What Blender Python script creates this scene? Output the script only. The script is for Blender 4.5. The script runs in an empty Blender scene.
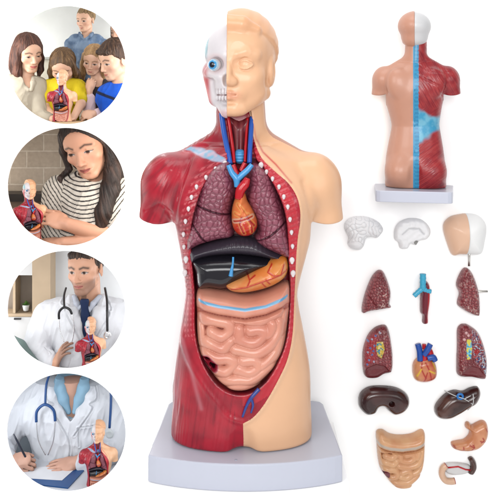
import bpy, math, random
import numpy as np
SC = bpy.context.scene
COL = SC.collection
S = 0.001                      # plan units are image pixels at depth zero, one to the millimetre
CX, CY, D = 250.0, 90.0, 800.0 # camera axis and its distance to the plane z = 0
f4 = np.float32

def W(px, py, z):              # plan point at depth z (towards the viewer) seen at (px, py)
    k = (D - z) / D
    return (CX + (px - CX) * k, CY + (py - CY) * k, z)
def Wl(pts, z):
    return [W(p[0], p[1], z)[:2] for p in pts]
def toW(V):                    # plan (x right, y down, z to viewer) -> world metres
    V = np.asarray(V, float)
    return np.stack([(V[:, 0] - 250) * S, -V[:, 2] * S, (500 - V[:, 1]) * S], 1)
def toP(x, y, z):
    return ((x - 250) * S, -z * S, (500 - y) * S)

def lin(r, g, b):
    def c(v):
        v = v / 255.0
        return v / 12.92 if v <= 0.04045 else ((v + 0.055) / 1.055) ** 2.4
    return np.array([c(r), c(g), c(b)])
def alb(r, g, b, k=0.60):      # photo colour -> albedo under this light
    return lin(r, g, b) * k

# ------------------------------------------------------------------ materials
MATS = {}
def mat(name, color=None, rough=0.4, bump=0.0, bscale=300.0, coat=0.0, metal=0.0, vary=0.06, sss=0.0, trans=0.0, vscale=60.0, stretch=None):
    if name in MATS: return MATS[name]
    m = bpy.data.materials.new(name); m.use_nodes = True
    nt = m.node_tree; N = nt.nodes; L = nt.links
    b = N['Principled BSDF']
    b.inputs['Roughness'].default_value = rough
    b.inputs['Coat Weight'].default_value = coat * .55
    b.inputs['Specular IOR Level'].default_value = .34
    b.inputs['Coat Roughness'].default_value = 0.15
    b.inputs['Metallic'].default_value = metal
    if trans: b.inputs['Transmission Weight'].default_value = trans
    if sss:
        b.inputs['Subsurface Weight'].default_value = sss
        b.inputs['Subsurface Radius'].default_value = (0.004, 0.002, 0.001)
        b.inputs['Subsurface Scale'].default_value = 1.0
    tc = N.new('ShaderNodeTexCoord')
    nz = N.new('ShaderNodeTexNoise'); nz.inputs['Scale'].default_value = vscale; nz.inputs['Detail'].default_value = 4
    src = tc.outputs['Object']
    if stretch:
        mp = N.new('ShaderNodeMapping'); mp.inputs['Scale'].default_value = stretch
        L.new(src, mp.inputs['Vector']); src = mp.outputs['Vector']
    L.new(src, nz.inputs['Vector'])
    mr = N.new('ShaderNodeMapRange'); mr.inputs['To Min'].default_value = 1 - vary; mr.inputs['To Max'].default_value = 1 + vary
    L.new(nz.outputs['Fac'], mr.inputs['Value'])
    mx = N.new('ShaderNodeMix'); mx.data_type = 'RGBA'; mx.blend_type = 'MULTIPLY'; mx.inputs['Factor'].default_value = 1
    if color is None:
        at = N.new('ShaderNodeAttribute'); at.attribute_name = 'Col'
        L.new(at.outputs['Color'], mx.inputs['A'])
    else:
        mx.inputs['A'].default_value = (*color, 1)
    L.new(mr.outputs['Result'], mx.inputs['B'])
    L.new(mx.outputs['Result'], b.inputs['Base Color'])
    if bump:
        n2 = N.new('ShaderNodeTexNoise'); n2.inputs['Scale'].default_value = bscale; n2.inputs['Detail'].default_value = 3
        L.new(src, n2.inputs['Vector'])
        bp = N.new('ShaderNodeBump'); bp.inputs['Strength'].default_value = bump; bp.inputs['Distance'].default_value = 0.001
        L.new(n2.outputs['Fac'], bp.inputs['Height']); L.new(bp.outputs['Normal'], b.inputs['Normal'])
    MATS[name] = m
    return m

# ------------------------------------------------------------------ objects
def empty(name, p, label, cat, group=None):
    o = bpy.data.objects.new(name, None); COL.objects.link(o)
    o.location = toP(*p); o.empty_display_size = 0.01
    o['label'] = label; o['category'] = cat
    if group: o['group'] = group
    return o
def tag(o, label, cat, group=None):
    o['label'] = label; o['category'] = cat
    if group: o['group'] = group
    return o
def link_mesh(name, Vw, faces, m, parent=None, col=None, smooth=True, centre=True):
    me = bpy.data.meshes.new(name)
    Vw = np.asarray(Vw, float); org = None
    if parent is None and centre:
        org = (Vw.min(0) + Vw.max(0)) / 2; org[2] = Vw[:, 2].min(); Vw = Vw - org
    if parent is not None:
        off = np.array(parent_world(parent)); Vw = Vw - off
    if isinstance(faces, np.ndarray):
        nf, w = faces.shape
        me.vertices.add(len(Vw)); me.vertices.foreach_set('co', Vw.astype(f4).ravel())
        me.loops.add(nf * w); me.loops.foreach_set('vertex_index', faces.astype(np.int32).ravel())
        me.polygons.add(nf); me.polygons.foreach_set('loop_start', np.arange(0, nf * w, w, dtype=np.int32))
        me.polygons.foreach_set('loop_total', np.full(nf, w, np.int32))
        me.update(calc_edges=True)
    else:
        me.from_pydata([tuple(v) for v in Vw], [], faces); me.update()
        import bmesh
        b = bmesh.new(); b.from_mesh(me); bmesh.ops.recalc_face_normals(b, faces=b.faces); b.to_mesh(me); b.free()
    me.polygons.foreach_set('use_smooth', [smooth] * len(me.polygons))
    if col is not None:
        a = me.color_attributes.new('Col', 'FLOAT_COLOR', 'POINT')
        c4 = np.ones((len(Vw), 4), f4); c4[:, :3] = col
        a.data.foreach_set('color', c4.ravel())
    me.materials.append(m)
    o = bpy.data.objects.new(name, me); COL.objects.link(o)
    if org is not None: o.location = org
    if parent is not None: o.parent = parent
    return o
def parent_world(p):
    v = np.zeros(3)
    while p is not None:
        v += np.array(p.location); p = p.parent
    return v
def copy_tree(o, parent=None):
    c = o.copy(); COL.objects.link(c)
    c.parent = parent
    for ch in list(o.children): copy_tree(ch, c)
    return c

# ------------------------------------------------------------------ implicit surfaces
def smin(a, b, k):
    if k <= 0: return np.minimum(a, b)
    h = np.clip(0.5 + 0.5 * (b - a) / k, 0, 1)
    return b + (a - b) * h - k * h * (1 - h)
def smax(a, b, k): return -smin(-a, -b, k)
def catmull(P, n=8, closed=True):
    P = np.asarray(P, float); N = len(P); out = []
    rng = range(N) if closed else range(N - 1)
    for i in rng:
        g = (lambda j: P[j % N]) if closed else (lambda j: P[min(max(j, 0), N - 1)])
        p0, p1, p2, p3 = g(i - 1), g(i), g(i + 1), g(i + 2)
        for t in np.arange(n) / n:
            out.append(0.5 * ((2 * p1) + (-p0 + p2) * t + (2 * p0 - 5 * p1 + 4 * p2 - p3) * t * t + (-p0 + 3 * p1 - 3 * p2 + p3) * t ** 3))
    if not closed: out.append(P[-1])
    return np.array(out)
def d_poly(X, Y, P):           # signed distance to a closed polygon
    X = np.asarray(X, f4); Y = np.asarray(Y, f4)
    d = np.full(np.broadcast(X, Y).shape, 1e9, f4); s = np.ones_like(d)
    n = len(P)
    for i in range(n):
        ax, ay = P[i]; bx, by = P[i - 1]
        ex, ey = bx - ax, by - ay
        wx, wy = X - ax, Y - ay
        t = np.clip((wx * ex + wy * ey) / (ex * ex + ey * ey + 1e-12), 0, 1)
        d = np.minimum(d, (wx - ex * t) ** 2 + (wy - ey * t) ** 2)
        c1 = Y >= ay; c2 = Y < by; c3 = ex * wy > ey * wx
        fl = (c1 & c2 & c3) | (~c1 & ~c2 & ~c3)
        s = np.where(fl, -s, s)
    return s * np.sqrt(d)
def d_line(X, Y, P):           # distance to an open polyline
    X = np.asarray(X, f4); Y = np.asarray(Y, f4)
    d = np.full(np.broadcast(X, Y).shape, 1e9, f4)
    for i in range(len(P) - 1):
        ax, ay = P[i][:2]; bx, by = P[i + 1][:2]
        ex, ey = bx - ax, by - ay
        wx, wy = X - ax, Y - ay
        t = np.clip((wx * ex + wy * ey) / (ex * ex + ey * ey + 1e-12), 0, 1)
        d = np.minimum(d, (wx - ex * t) ** 2 + (wy - ey * t) ** 2)
    return np.sqrt(d)

class Field:
    def __init__(s, lo, hi, h):
        s.h = h; s.lo = np.array(lo, float)
        n = [int(math.ceil((b - a) / h)) + 1 for a, b in zip(lo, hi)]
        s.ax = [(lo[i] + h * np.arange(n[i])).astype(f4) for i in range(3)]
        s.F = np.full(n, 50.0, f4)
    def sl(s, lo, hi):
        r = []
        for i in range(3):
            a = int(np.clip(math.floor((lo[i] - s.lo[i]) / s.h), 0, len(s.ax[i])))
            b = int(np.clip(math.ceil((hi[i] - s.lo[i]) / s.h) + 1, 0, len(s.ax[i])))
            r.append(slice(a, b))
        X = s.ax[0][r[0]][:, None, None]; Y = s.ax[1][r[1]][None, :, None]; Z = s.ax[2][r[2]][None, None, :]
        return tuple(r), X, Y, Z
    def put(s, fn, lo, hi, k=0, mode='add'):
        m = k + 3 * s.h
        lo = [v - m for v in lo]; hi = [v + m for v in hi]
        r, X, Y, Z = s.sl(lo, hi)
        if any(q.start >= q.stop for q in r): return
        d = fn(X, Y, Z).astype(f4)
        if mode == 'add': s.F[r] = smin(s.F[r], d, k)
        elif mode == 'sub': s.F[r] = smax(s.F[r], -d, k)
        elif mode == 'and': s.F[r] = smax(s.F[r], d, k)
    def all(s, fn, k=0, mode='and'):
        X = s.ax[0][:, None, None]; Y = s.ax[1][None, :, None]; Z = s.ax[2][None, None, :]
        d = fn(X, Y, Z)
        s.F = smax(s.F, d, k) if mode == 'and' else (smax(s.F, -d, k) if mode == 'sub' else smin(s.F, d, k))
    def ell(s, c, r, k=0, R=None, mode='add'):
        c = np.array(c, float); r = np.array(r, float)
        ext = r if R is None else np.sqrt(((np.abs(R) * r[None, :]) ** 2).sum(1))
        def fn(X, Y, Z):
            x, y, z = X - c[0], Y - c[1], Z - c[2]
            if R is not None:
                x, y, z = (R[0, 0] * x + R[1, 0] * y + R[2, 0] * z, R[0, 1] * x + R[1, 1] * y + R[2, 1] * z, R[0, 2] * x + R[1, 2] * y + R[2, 2] * z)
            k0 = np.sqrt((x / r[0]) ** 2 + (y / r[1]) ** 2 + (z / r[2]) ** 2)
            k1 = np.sqrt((x / r[0] ** 2) ** 2 + (y / r[1] ** 2) ** 2 + (z / r[2] ** 2) ** 2) + 1e-6
            d = k0 * (k0 - 1) / k1
            return np.where(k0 < 0.2, -r.min(), d)
        s.put(fn, c - ext, c + ext, k, mode)
    def cone(s, a, b, ra, rb, k=0, mode='add', flat=None):
        a = np.array(a, float); b = np.array(b, float); e = b - a; L2 = (e * e).sum() + 1e-9
        m = max(ra, rb)
        def fn(X, Y, Z):
            x, y, z = X - a[0], Y - a[1], Z - a[2]
            t = np.clip((x * e[0] + y * e[1] + z * e[2]) / L2, 0, 1)
            return np.sqrt((x - e[0] * t) ** 2 + (y - e[1] * t) ** 2 + (z - e[2] * t) ** 2) - (ra + (rb - ra) * t)
        s.put(fn, np.minimum(a, b) - m, np.maximum(a, b) + m, k, mode)
    def path(s, P, rs, k=0, mode='add', kj=None):
        for i in range(len(P) - 1):
            s.cone(P[i], P[i + 1], rs[i], rs[i + 1], k if i == 0 or kj is None else kj, mode)
    def box(s, c, hs, r=0, k=0, R=None, mode='add'):
        c = np.array(c, float); hs = np.array(hs, float)
        ext = hs if R is None else (np.abs(R) * hs[None, :]).sum(1)
        def fn(X, Y, Z):
            x, y, z = X - c[0], Y - c[1], Z - c[2]
            if R is not None:
                x, y, z = (R[0, 0] * x + R[1, 0] * y + R[2, 0] * z, R[0, 1] * x + R[1, 1] * y + R[2, 1] * z, R[0, 2] * x + R[1, 2] * y + R[2, 2] * z)
            qx, qy, qz = np.abs(x) - hs[0] + r, np.abs(y) - hs[1] + r, np.abs(z) - hs[2] + r
            return np.sqrt(np.maximum(qx, 0) ** 2 + np.maximum(qy, 0) ** 2 + np.maximum(qz, 0) ** 2) + np.minimum(np.maximum(qx, np.maximum(qy, qz)), 0) - r
        s.put(fn, c - ext, c + ext, k, mode)
    def mesh(s):
        return surface_nets(s.F, s.lo, s.h)

def surface_nets(F, lo, h):
    F = np.pad(F, 1, constant_values=5.0); lo = np.array(lo) - h
    s = F < 0
    nx, ny, nz = F.shape
    cnt = np.zeros((nx - 1, ny - 1, nz - 1), np.uint8)
    for i in (0, 1):
        for j in (0, 1):
            for k in (0, 1):
                cnt += s[i:nx - 1 + i, j:ny - 1 + j, k:nz - 1 + k]
    act = np.nonzero((cnt > 0) & (cnt < 8))
    idx = np.full(cnt.shape, -1, np.int32); idx[act] = np.arange(len(act[0]))
    I, J, K = act
    acc = np.zeros((len(I), 3)); num = np.zeros(len(I))
    cs = [(i, j, k) for i in (0, 1) for j in (0, 1) for k in (0, 1)]
    for a in cs:
        for ax in range(3):
            if a[ax]: continue
            b = list(a); b[ax] = 1
            fa = F[I + a[0], J + a[1], K + a[2]].astype(float); fb = F[I + b[0], J + b[1], K + b[2]].astype(float)
            m = (fa < 0) != (fb < 0)
            t = np.where(m, fa / np.where(m, fa - fb, 1), 0)
            p = np.array(a, float)[None, :].repeat(len(I), 0); p[:, ax] += t
            acc += p * m[:, None]; num += m
    V = (np.stack([I, J, K], 1) + acc / num[:, None]) * h + lo
    quads = []
    for ax in range(3):
        sa = [slice(None)] * 3; sb = [slice(None)] * 3
        sa[ax] = slice(0, -1); sb[ax] = slice(1, None)
        A, B = s[tuple(sa)], s[tuple(sb)]
        e = np.nonzero(A != B)
        o1, o2 = [(1, 2), (2, 0), (0, 1)][ax]
        ok = (e[o1] > 0) & (e[o2] > 0) & (e[o1] < F.shape[o1] - 1) & (e[o2] < F.shape[o2] - 1)
        e = [q[ok] for q in e]
        def cell(d1, d2):
            c = [e[0].copy(), e[1].copy(), e[2].copy()]; c[o1] = c[o1] - d1; c[o2] = c[o2] - d2
            return idx[tuple(c)]
        q = np.stack([cell(1, 1), cell(0, 1), cell(0, 0), cell(1, 0)], 1)
        out = A[tuple(e)]          # inside -> outside along +axis
        q[out] = q[out][:, ::-1]   # plan space is mirrored against the world
        quads.append(q)
    Q = np.concatenate(quads)
    return V, Q
def normals(V, Q):             # outward normals in plan space
    n = np.zeros_like(V)
    fn = np.cross(V[Q[:, 2]] - V[Q[:, 0]], V[Q[:, 3]] - V[Q[:, 1]])
    for i in range(4): np.add.at(n, Q[:, i], fn)
    return -n / (np.linalg.norm(n, axis=1)[:, None] + 1e-9)
def smoothmesh(V, Q, it=1, lam=0.5):
    for _ in range(it):
        acc = np.zeros_like(V); c = np.zeros(len(V))
        for i in range(4):
            for j in (1, 3):
                np.add.at(acc, Q[:, i], V[Q[:, (i + j) % 4]]); np.add.at(c, Q[:, i], 1)
        V = V + lam * (acc / np.maximum(c, 1)[:, None] - V)
    return V
def sub_faces(V, Q, keep, *arrs):
    Q = Q[keep]; u, inv = np.unique(Q, return_inverse=True)
    return (V[u], inv.reshape(Q.shape)) + tuple(a[u] for a in arrs)
def snap(V, g, h, lim=0.6):    # slide vertices near g = 0 onto that line
    v0 = g(V); e = 0.2
    G = np.stack([(g(V + np.eye(3)[i] * e) - g(V - np.eye(3)[i] * e)) / (2 * e) for i in range(3)], 1)
    m = np.abs(v0) < lim * h
    V = V.copy(); V[m] -= v0[m, None] * G[m] / ((G[m] ** 2).sum(1)[:, None] + 1e-6)
    return V

def noise3(V, scale, seed=0):  # cheap smooth value noise in about -1..1
    rs = np.random.RandomState(seed); T = rs.rand(32, 32, 32) * 2 - 1
    P = np.asarray(V, float) * scale
    i = np.floor(P).astype(int); f = P - i; f = f * f * (3 - 2 * f); i &= 31
    r = 0
    for a in (0, 1):
        for b in (0, 1):
            for c in (0, 1):
                w = (f[:, 0] if a else 1 - f[:, 0]) * (f[:, 1] if b else 1 - f[:, 1]) * (f[:, 2] if c else 1 - f[:, 2])
                r = r + w * T[(i[:, 0] + a) & 31, (i[:, 1] + b) & 31, (i[:, 2] + c) & 31]
    return r
def fbm(V, scale, seed=0, o=3):
    return sum(noise3(V, scale * 2 ** i, seed + i) / 2 ** i for i in range(o))
def cells2(X, Y, size, seed=0):  # voronoi: distance to the border (0 at borders) on flat arrays
    rs = np.random.RandomState(seed); J = rs.rand(64, 64, 2)
    x = np.asarray(X, float) / size; y = np.asarray(Y, float) / size
    i = np.floor(x).astype(int); j = np.floor(y).astype(int)
    d1 = np.full(x.shape, 9.0); d2 = np.full(x.shape, 9.0)
    for a in (-1, 0, 1):
        for b in (-1, 0, 1):
            jx = i + a + 0.1 + 0.8 * J[(i + a) & 63, (j + b) & 63, 0]; jy = j + b + 0.1 + 0.8 * J[(i + a) & 63, (j + b) & 63, 1]
            d = np.hypot(x - jx, y - jy)
            d2 = np.where(d < d1, d1, np.minimum(d2, d)); d1 = np.minimum(d1, d)
    return d2 - d1
def turing(n, wl, seed=1, it=40):  # labyrinth of folds, -1..1, periodic n x n
    rs = np.random.RandomState(seed); u = rs.randn(n, n)
    kx = np.fft.fftfreq(n)[:, None]; ky = np.fft.fftfreq(n)[None, :]; k = np.hypot(kx, ky)
    G = np.exp(-((k - 1 / wl) / (0.30 / wl)) ** 2)
    for _ in range(it):
        u = np.real(np.fft.ifft2(np.fft.fft2(u) * G)); u = np.tanh(u / (u.std() + 1e-9) * 1.5)
    u = np.real(np.fft.ifft2(np.fft.fft2(u) * G)); return u / np.percentile(np.abs(u), 92)
def samp(T, x, y):             # bilinear periodic lookup
    n = T.shape[0]; i = np.floor(x).astype(int); j = np.floor(y).astype(int); fx = x - i; fy = y - j
    g = lambda a, b: T[(i + a) % n, (j + b) % n]
    return g(0, 0) * (1 - fx) * (1 - fy) + g(1, 0) * fx * (1 - fy) + g(0, 1) * (1 - fx) * fy + g(1, 1) * fx * fy
def lerp(a, b, t):
    t = np.asarray(t, float)
    return np.asarray(a) * (1 - t[..., None]) + np.asarray(b) * t[..., None]
def sstep(a, b, x):
    t = np.clip((x - a) / (b - a), 0, 1); return t * t * (3 - 2 * t)

def pillow(outline, zc, h, w, step, front=None, back=0.35, closed_n=6, thick=None):
    """Rounded solid on a closed outline (plan x, y): domed front of height h over width w, shallow back.
    front(x, y, d) adds relief to the front."""
    P = catmull(outline, closed_n)
    lo = P.min(0) - 2 * step; hi = P.max(0) + 2 * step
    F = Field((lo[0], lo[1], zc - h * 1.3 - 4 * step), (hi[0], hi[1], zc + h * 1.4 + 4 * step + 3), step)
    X = F.ax[0][:, None]; Y = F.ax[1][None, :]
    d = d_poly(X, Y, P)
    s = np.clip(-d / w, 0, 1)
    t = h * np.sqrt(np.maximum(0, 1 - (1 - s) ** 2))
    tf = t + (front(np.broadcast_to(X, d.shape), np.broadcast_to(Y, d.shape), -d) * np.minimum(s * 3, 1) if front else 0)
    tb = t * back + 0.6 * np.minimum(s * 3, 1)
    Z = F.ax[2][None, None, :]
    up = (Z - zc) - tf[:, :, None]; dn = -(Z - zc) - tb[:, :, None]
    F.F = np.maximum(np.maximum(up, dn), (d * 0.7)[:, :, None]).astype(f4)
    return F.mesh()

def tube(P, r, n=10, caps=True):   # swept tube, plan coords
    P = np.asarray(P, float); m = len(P)
    r = np.full(m, r, float) if np.isscalar(r) else np.asarray(r, float)
    T = np.gradient(P, axis=0); T /= np.linalg.norm(T, axis=1)[:, None] + 1e-9
    up = np.array([0, 0, 1.0]) if abs(T[0][2]) < 0.9 else np.array([1.0, 0, 0])
    V = []; u = np.cross(T[0], up); u /= np.linalg.norm(u)
    for i in range(m):
        u = u - T[i] * (u @ T[i]); u /= np.linalg.norm(u) + 1e-9
        v = np.cross(T[i], u)
        a = np.arange(n) * 2 * math.pi / n
        V.append(P[i] + r[i] * (np.cos(a)[:, None] * u + np.sin(a)[:, None] * v))
    V = np.concatenate(V); Q = []
    for i in range(m - 1):
        for j in range(n):
            Q.append((i * n + j, i * n + (j + 1) % n, (i + 1) * n + (j + 1) % n, (i + 1) * n + j))
    Q = [q for q in Q]
    if caps:
        Q.append(tuple(range(n))[::-1]); Q.append(tuple((m - 1) * n + j for j in range(n)))
    return V, [tuple(reversed(q)) for q in Q]
def join(parts):
    V = []; Q = []; o = 0
    for v, q in parts:
        V.append(np.asarray(v)); Q += [tuple(int(i) + o for i in f) for f in q]; o += len(v)
    return np.concatenate(V), Q
def boxm(c, hs):               # plain box, plan coords
    c = np.array(c, float); hs = np.array(hs, float)
    V = np.array([(a, b, d) for a in (-1, 1) for b in (-1, 1) for d in (-1, 1)]) * hs + c
    return V, [(0, 2, 3, 1), (4, 5, 7, 6), (0, 1, 5, 4), (2, 6, 7, 3), (0, 4, 6, 2), (1, 3, 7, 5)]
def put(name, VQ, m, parent=None, col=None, smooth=True, centre=True):
    return link_mesh(name, toW(VQ[0]), VQ[1], m, parent, col, smooth, centre)
def bevel(o, w, seg=3):
    md = o.modifiers.new('bevel', 'BEVEL'); md.width = w * S; md.segments = seg; md.limit_method = 'ANGLE'
    return o
# ================================================================== heads (local frame in centimetres: x right, y up, z to the front)
def frame(yaw=0, pitch=0, roll=0):
    """columns = local axes in plan space (plan y points down); yaw>0 turns the face to the viewer's right,
    pitch>0 bows it, roll>0 tilts the crown to the viewer's right."""
    y, p, r = map(math.radians, (yaw, pitch, roll))
    Ry = np.array([[math.cos(y), 0, math.sin(y)], [0, 1, 0], [-math.sin(y), 0, math.cos(y)]])
    Rx = np.array([[1, 0, 0], [0, math.cos(p), -math.sin(p)], [0, math.sin(p), math.cos(p)]])
    Rz = np.array([[math.cos(r), math.sin(r), 0], [-math.sin(r), math.cos(r), 0], [0, 0, 1]])
    return np.diag([1.0, -1, 1]) @ Rz @ Ry @ Rx
class Head:
    def __init__(s, o, R, sc):
        s.o = np.array(o, float); s.R = R; s.s = sc
    def p(s, x, y, z): return s.o + s.R @ (np.array([x, y, z], float) * s.s)
    def loc(s, V): return ((V - s.o) @ s.R) / s.s
    def ell(s, F, c, r, k=0, mode='add', R=None):
        F.ell(s.p(*c), np.array(r) * s.s, k * s.s, s.R if R is None else s.R @ R, mode)
    def cone(s, F, a, b, ra, rb, k=0, mode='add'):
        F.cone(s.p(*a), s.p(*b), ra * s.s, rb * s.s, k * s.s, mode)
def head_skin(F, H, fem=0.0, child=0.0, ears=True, closed=False, smile=0.0, k0=0, wide=0.0):
    jw = 5.9 - 0.5 * fem + 0.3 * child + .5 * wide; nz = 1 - 0.12 * fem - 0.3 * child; ch = -9.8 + 0.3 * fem + 0.9 * child
    H.ell(F, (0, 3.0, -1.4), (7.5 + .2 * child, 8.4, 9.3), k0)
    H.ell(F, (0, -3.0 + .4 * child, 2.4), (jw, 7.9 - .5 * child, 6.2), 2.5)
    H.ell(F, (0, 3.6, 3.4), (6.2, 4.6, 4.6), 2)
    H.cone(F, (-.5, ch, 6.4), (.5, ch, 6.4), 1.7 - .3 * fem, 1.7 - .3 * fem, 1.8)
    for q in (-1, 1):
        H.cone(F, (q * (4.9 - .5 * fem + wide), -6.3, .6), (q * (1.9 + .4 * wide), ch + .1, 5.6), 1.5 + .3 * wide, 1.4, 1.5)
        H.cone(F, (q * 1.4, 1.3, 7.5), (q * 4.9, 1.5, 5.6), .95 - .25 * fem - .2 * child, .8, 1.3)
        H.ell(F, (q * 3.2, -.3, 8.7), (1.75, 1.15, 1.3), .9, 'sub')
        H.ell(F, (q * 4.3, -2.7, 4.7), (2.1, 1.8, 2.2), 1.8)
        H.ell(F, (q * 3.15, -.35, 6.3), (1.45, 1.25, 1.4), .25)
        H.cone(F, (q * 1.9, .05, 7.35), (q * 3.2, .55, 7.6), .28, .34, .3)          # upper lid
        H.cone(F, (q * 3.2, .55, 7.6), (q * 4.5, -.05, 6.9), .34, .26, .3)
        H.cone(F, (q * 2.0, -.75, 7.25), (q * 3.2, -1.15, 7.35), .2, .26, .35)      # lower lid
        H.cone(F, (q * 3.2, -1.15, 7.35), (q * 4.4, -.7, 6.8), .26, .2, .35)
        H.ell(F, (q * 1.15, -4.0, 8.7), (.8 * nz + .1, .75, .9), .5)
        if ears:
            Re = np.array([[math.cos(.35), 0, q * math.sin(.35)], [0, 1, 0], [-q * math.sin(.35), 0, math.cos(.35)]])
            H.ell(F, (q * 7.5, -1.2, -1.2), (.75, 3.1, 1.9), .6, R=Re)
            H.ell(F, (q * 8.25, -.7, -.9), (.5, 1.9, 1.0), .4, 'sub', R=Re)
            H.ell(F, (q * 7.5, -1.5, 0.3), (.5, .8, .5), .4)
    H.cone(F, (0, .9, 7.6), (0, -3.6, 9.2 + .7 * nz), .6, .95 * nz + .1, .9)
    H.ell(F, (0, -6.6, 6.6), (2.9, 2.0, 1.9), 1.2)
    w = 2.35 + .35 * smile; cu = .45 * smile
    H.cone(F, (-w, -6.65 + cu, 7.2), (-.4, -6.2, 8.35), .25, .5, .3); H.cone(F, (w, -6.65 + cu, 7.2), (.4, -6.2, 8.35), .25, .5, .3)
    H.cone(F, (-w + .4, -6.9 + cu * .6, 7.3), (0, -7.25, 8.2), .3, .6, .35); H.cone(F, (w - .4, -6.9 + cu * .6, 7.3), (0, -7.25, 8.2), .3, .6, .35)
    for q in (-1, 1):
        H.cone(F, (q * (w + .1), -6.68 + cu, 7.5), (0, -6.68, 9.05), .12, .16, .15, 'sub')
    H.ell(F, (0, -8.3, 8.3), (1.8, .45, .7), .5, 'sub')
def skull(F, H):
    H.ell(F, (0, 2.0, -1.2), (7.5, 7.0, 9.0))
    H.ell(F, (0, 2.6, 3.0), (6.3, 5.6, 4.6), 2)
    H.ell(F, (0, -4.2, 3.6), (4.6, 4.6, 4.4), 1.5)
    H.cone(F, (-.5, -10.2, 6.2), (.5, -10.2, 6.2), 1.3, 1.3, 1.2)
    for q in (-1, 1):
        H.cone(F, (q * 5.6, -2, 0), (q * 4.9, -7.2, .6), 1.3, 1.2, .8)
        H.cone(F, (q * 4.9, -7.2, .6), (q * 1.2, -10.2, 5.9), 1.25, 1.35, .8)
        H.cone(F, (q * 1.0, 1.6, 7.4), (q * 5.3, 1.5, 4.8), .8, .8, .9)
        H.cone(F, (q * 5.9, -1.9, 3.4), (q * 2.3, -2.9, 6.9), 1.0, .85, .9)
        H.cone(F, (q * 6.9, -1.6, -.6), (q * 5.8, -1.9, 3.4), .7, .95, .6)
        H.ell(F, (q * 3.3, -.2, 8.0), (1.9, 1.6, 2.6), .5, 'sub')
        H.ell(F, (q * .85, -3.6, 8.2), (.75, 1.4, 1.8), .3, 'sub')
        H.ell(F, (q * 4.6, -4.8, 5.6), (1.3, 1.5, 1.2), .8, 'sub')
    H.ell(F, (0, -6.7, 5.3), (3.0, 1.8, 2.5), .6)
    H.cone(F, (-2.9, -6.75, 6.2), (0, -6.75, 8.0), .14, .14, .2, 'sub'); H.cone(F, (2.9, -6.75, 6.2), (0, -6.75, 8.0), .14, .14, .2, 'sub')
    for i in range(-5, 6):
        x = i * .56
        H.cone(F, (x, -5.9, 7.85 - .13 * x * x), (x, -7.7, 7.8 - .13 * x * x), .1, .1, .15, 'sub')

# ================================================================== the torso model
HX = Head((239.5, 63.8, -6), frame(yaw=-15), 4.62)
def loft(T):                       # rows: y, x left, x right, z front, z back
    T = np.array(T, float)
    def fn(X, Y, Z, n=2.35):
        y = Y.ravel(); xl, xr, zf, zb = [np.interp(y, T[:, 0], T[:, i]).reshape(Y.shape).astype(f4) for i in (1, 2, 3, 4)]
        cx, a, cz, b = (xl + xr) / 2, (xr - xl) / 2, (zf + zb) / 2, (zf - zb) / 2
        g = ((np.abs(X - cx) / a) ** n + (np.abs(Z - cz) / b) ** n) ** (1 / n)
        d = (g - 1) * np.minimum(a, b)
        return np.maximum(d, np.maximum(T[0, 0] - Y, Y - T[-1, 0]))
    return fn
def tab(rows):                     # smooth the hand-read rows
    P = catmull(rows, 8, False); return P
TRUNK = tab([(146, 208, 272, 20, -36), (160, 186, 297, 32, -44), (178, 176, 310, 42, -50), (205, 174, 313, 48, -53), (225, 176, 313, 50, -52),
             (250, 181, 307, 49, -47), (285, 186, 298, 46, -41), (302, 185, 298, 45, -41), (336, 179.5, 304.5, 45, -48), (370, 175, 310, 44, -57), (402, 172.5, 311, 42, -58), (420, 171.5, 311.8, 40, -54), (438, 171, 312, 37, -46)])
TH1 = tab([(372, 175, 246, 42, -54), (402, 172.5, 244.5, 41, -57), (438, 171.5, 243, 34, -46)])
TH2 = tab([(372, 240, 310, 42, -54), (402, 243, 311, 41, -57), (438, 245, 312, 34, -46)])
YB = 436.8
CAV = [(229, 163), (217, 171), (204, 186), (197, 205), (192, 225), (190.5, 245), (191, 262), (192.5, 280), (194, 300), (194, 330), (197, 350), (206, 372), (222, 390), (243, 396),
       (262, 387), (276, 369), (286, 345), (289.5, 320), (290.5, 290), (288.5, 262), (288, 240), (286, 220), (282.5, 205), (276, 190), (267, 176), (257, 163)]
LIPR = [(249, 112), (253.5, 138), (258, 152), (264, 162), (276, 173), (288, 183), (296, 195), (299.5, 208), (300, 222), (298, 240), (296.5, 262), (296, 285), (295, 312), (293, 339), (288, 361), (280, 378), (266, 402), (254, 417), (243, 424)]
LIPL = [(243, 424), (228, 418), (216, 404), (202, 387), (184, 358), (178, 335)]
CAVW = catmull(Wl(CAV, 46), 5); 
LIPW = catmull(Wl(LIPR, 44), 5, False); LIPLW = catmull(Wl(LIPL, 44), 5, False)
RED = np.concatenate([LIPW, np.array([W(243.5, 440, 34)[:2], (243.5, 470), (60, 470), (60, -20), W(243.5, 90, 20)[:2]])])
def red_g(V):                      # < 0 inside the muscle half
    front = V[:, 2] > -6
    d = d_poly(V[:, 0], V[:, 1], RED)
    return np.where(front, d, V[:, 0] - 243.5)
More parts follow.
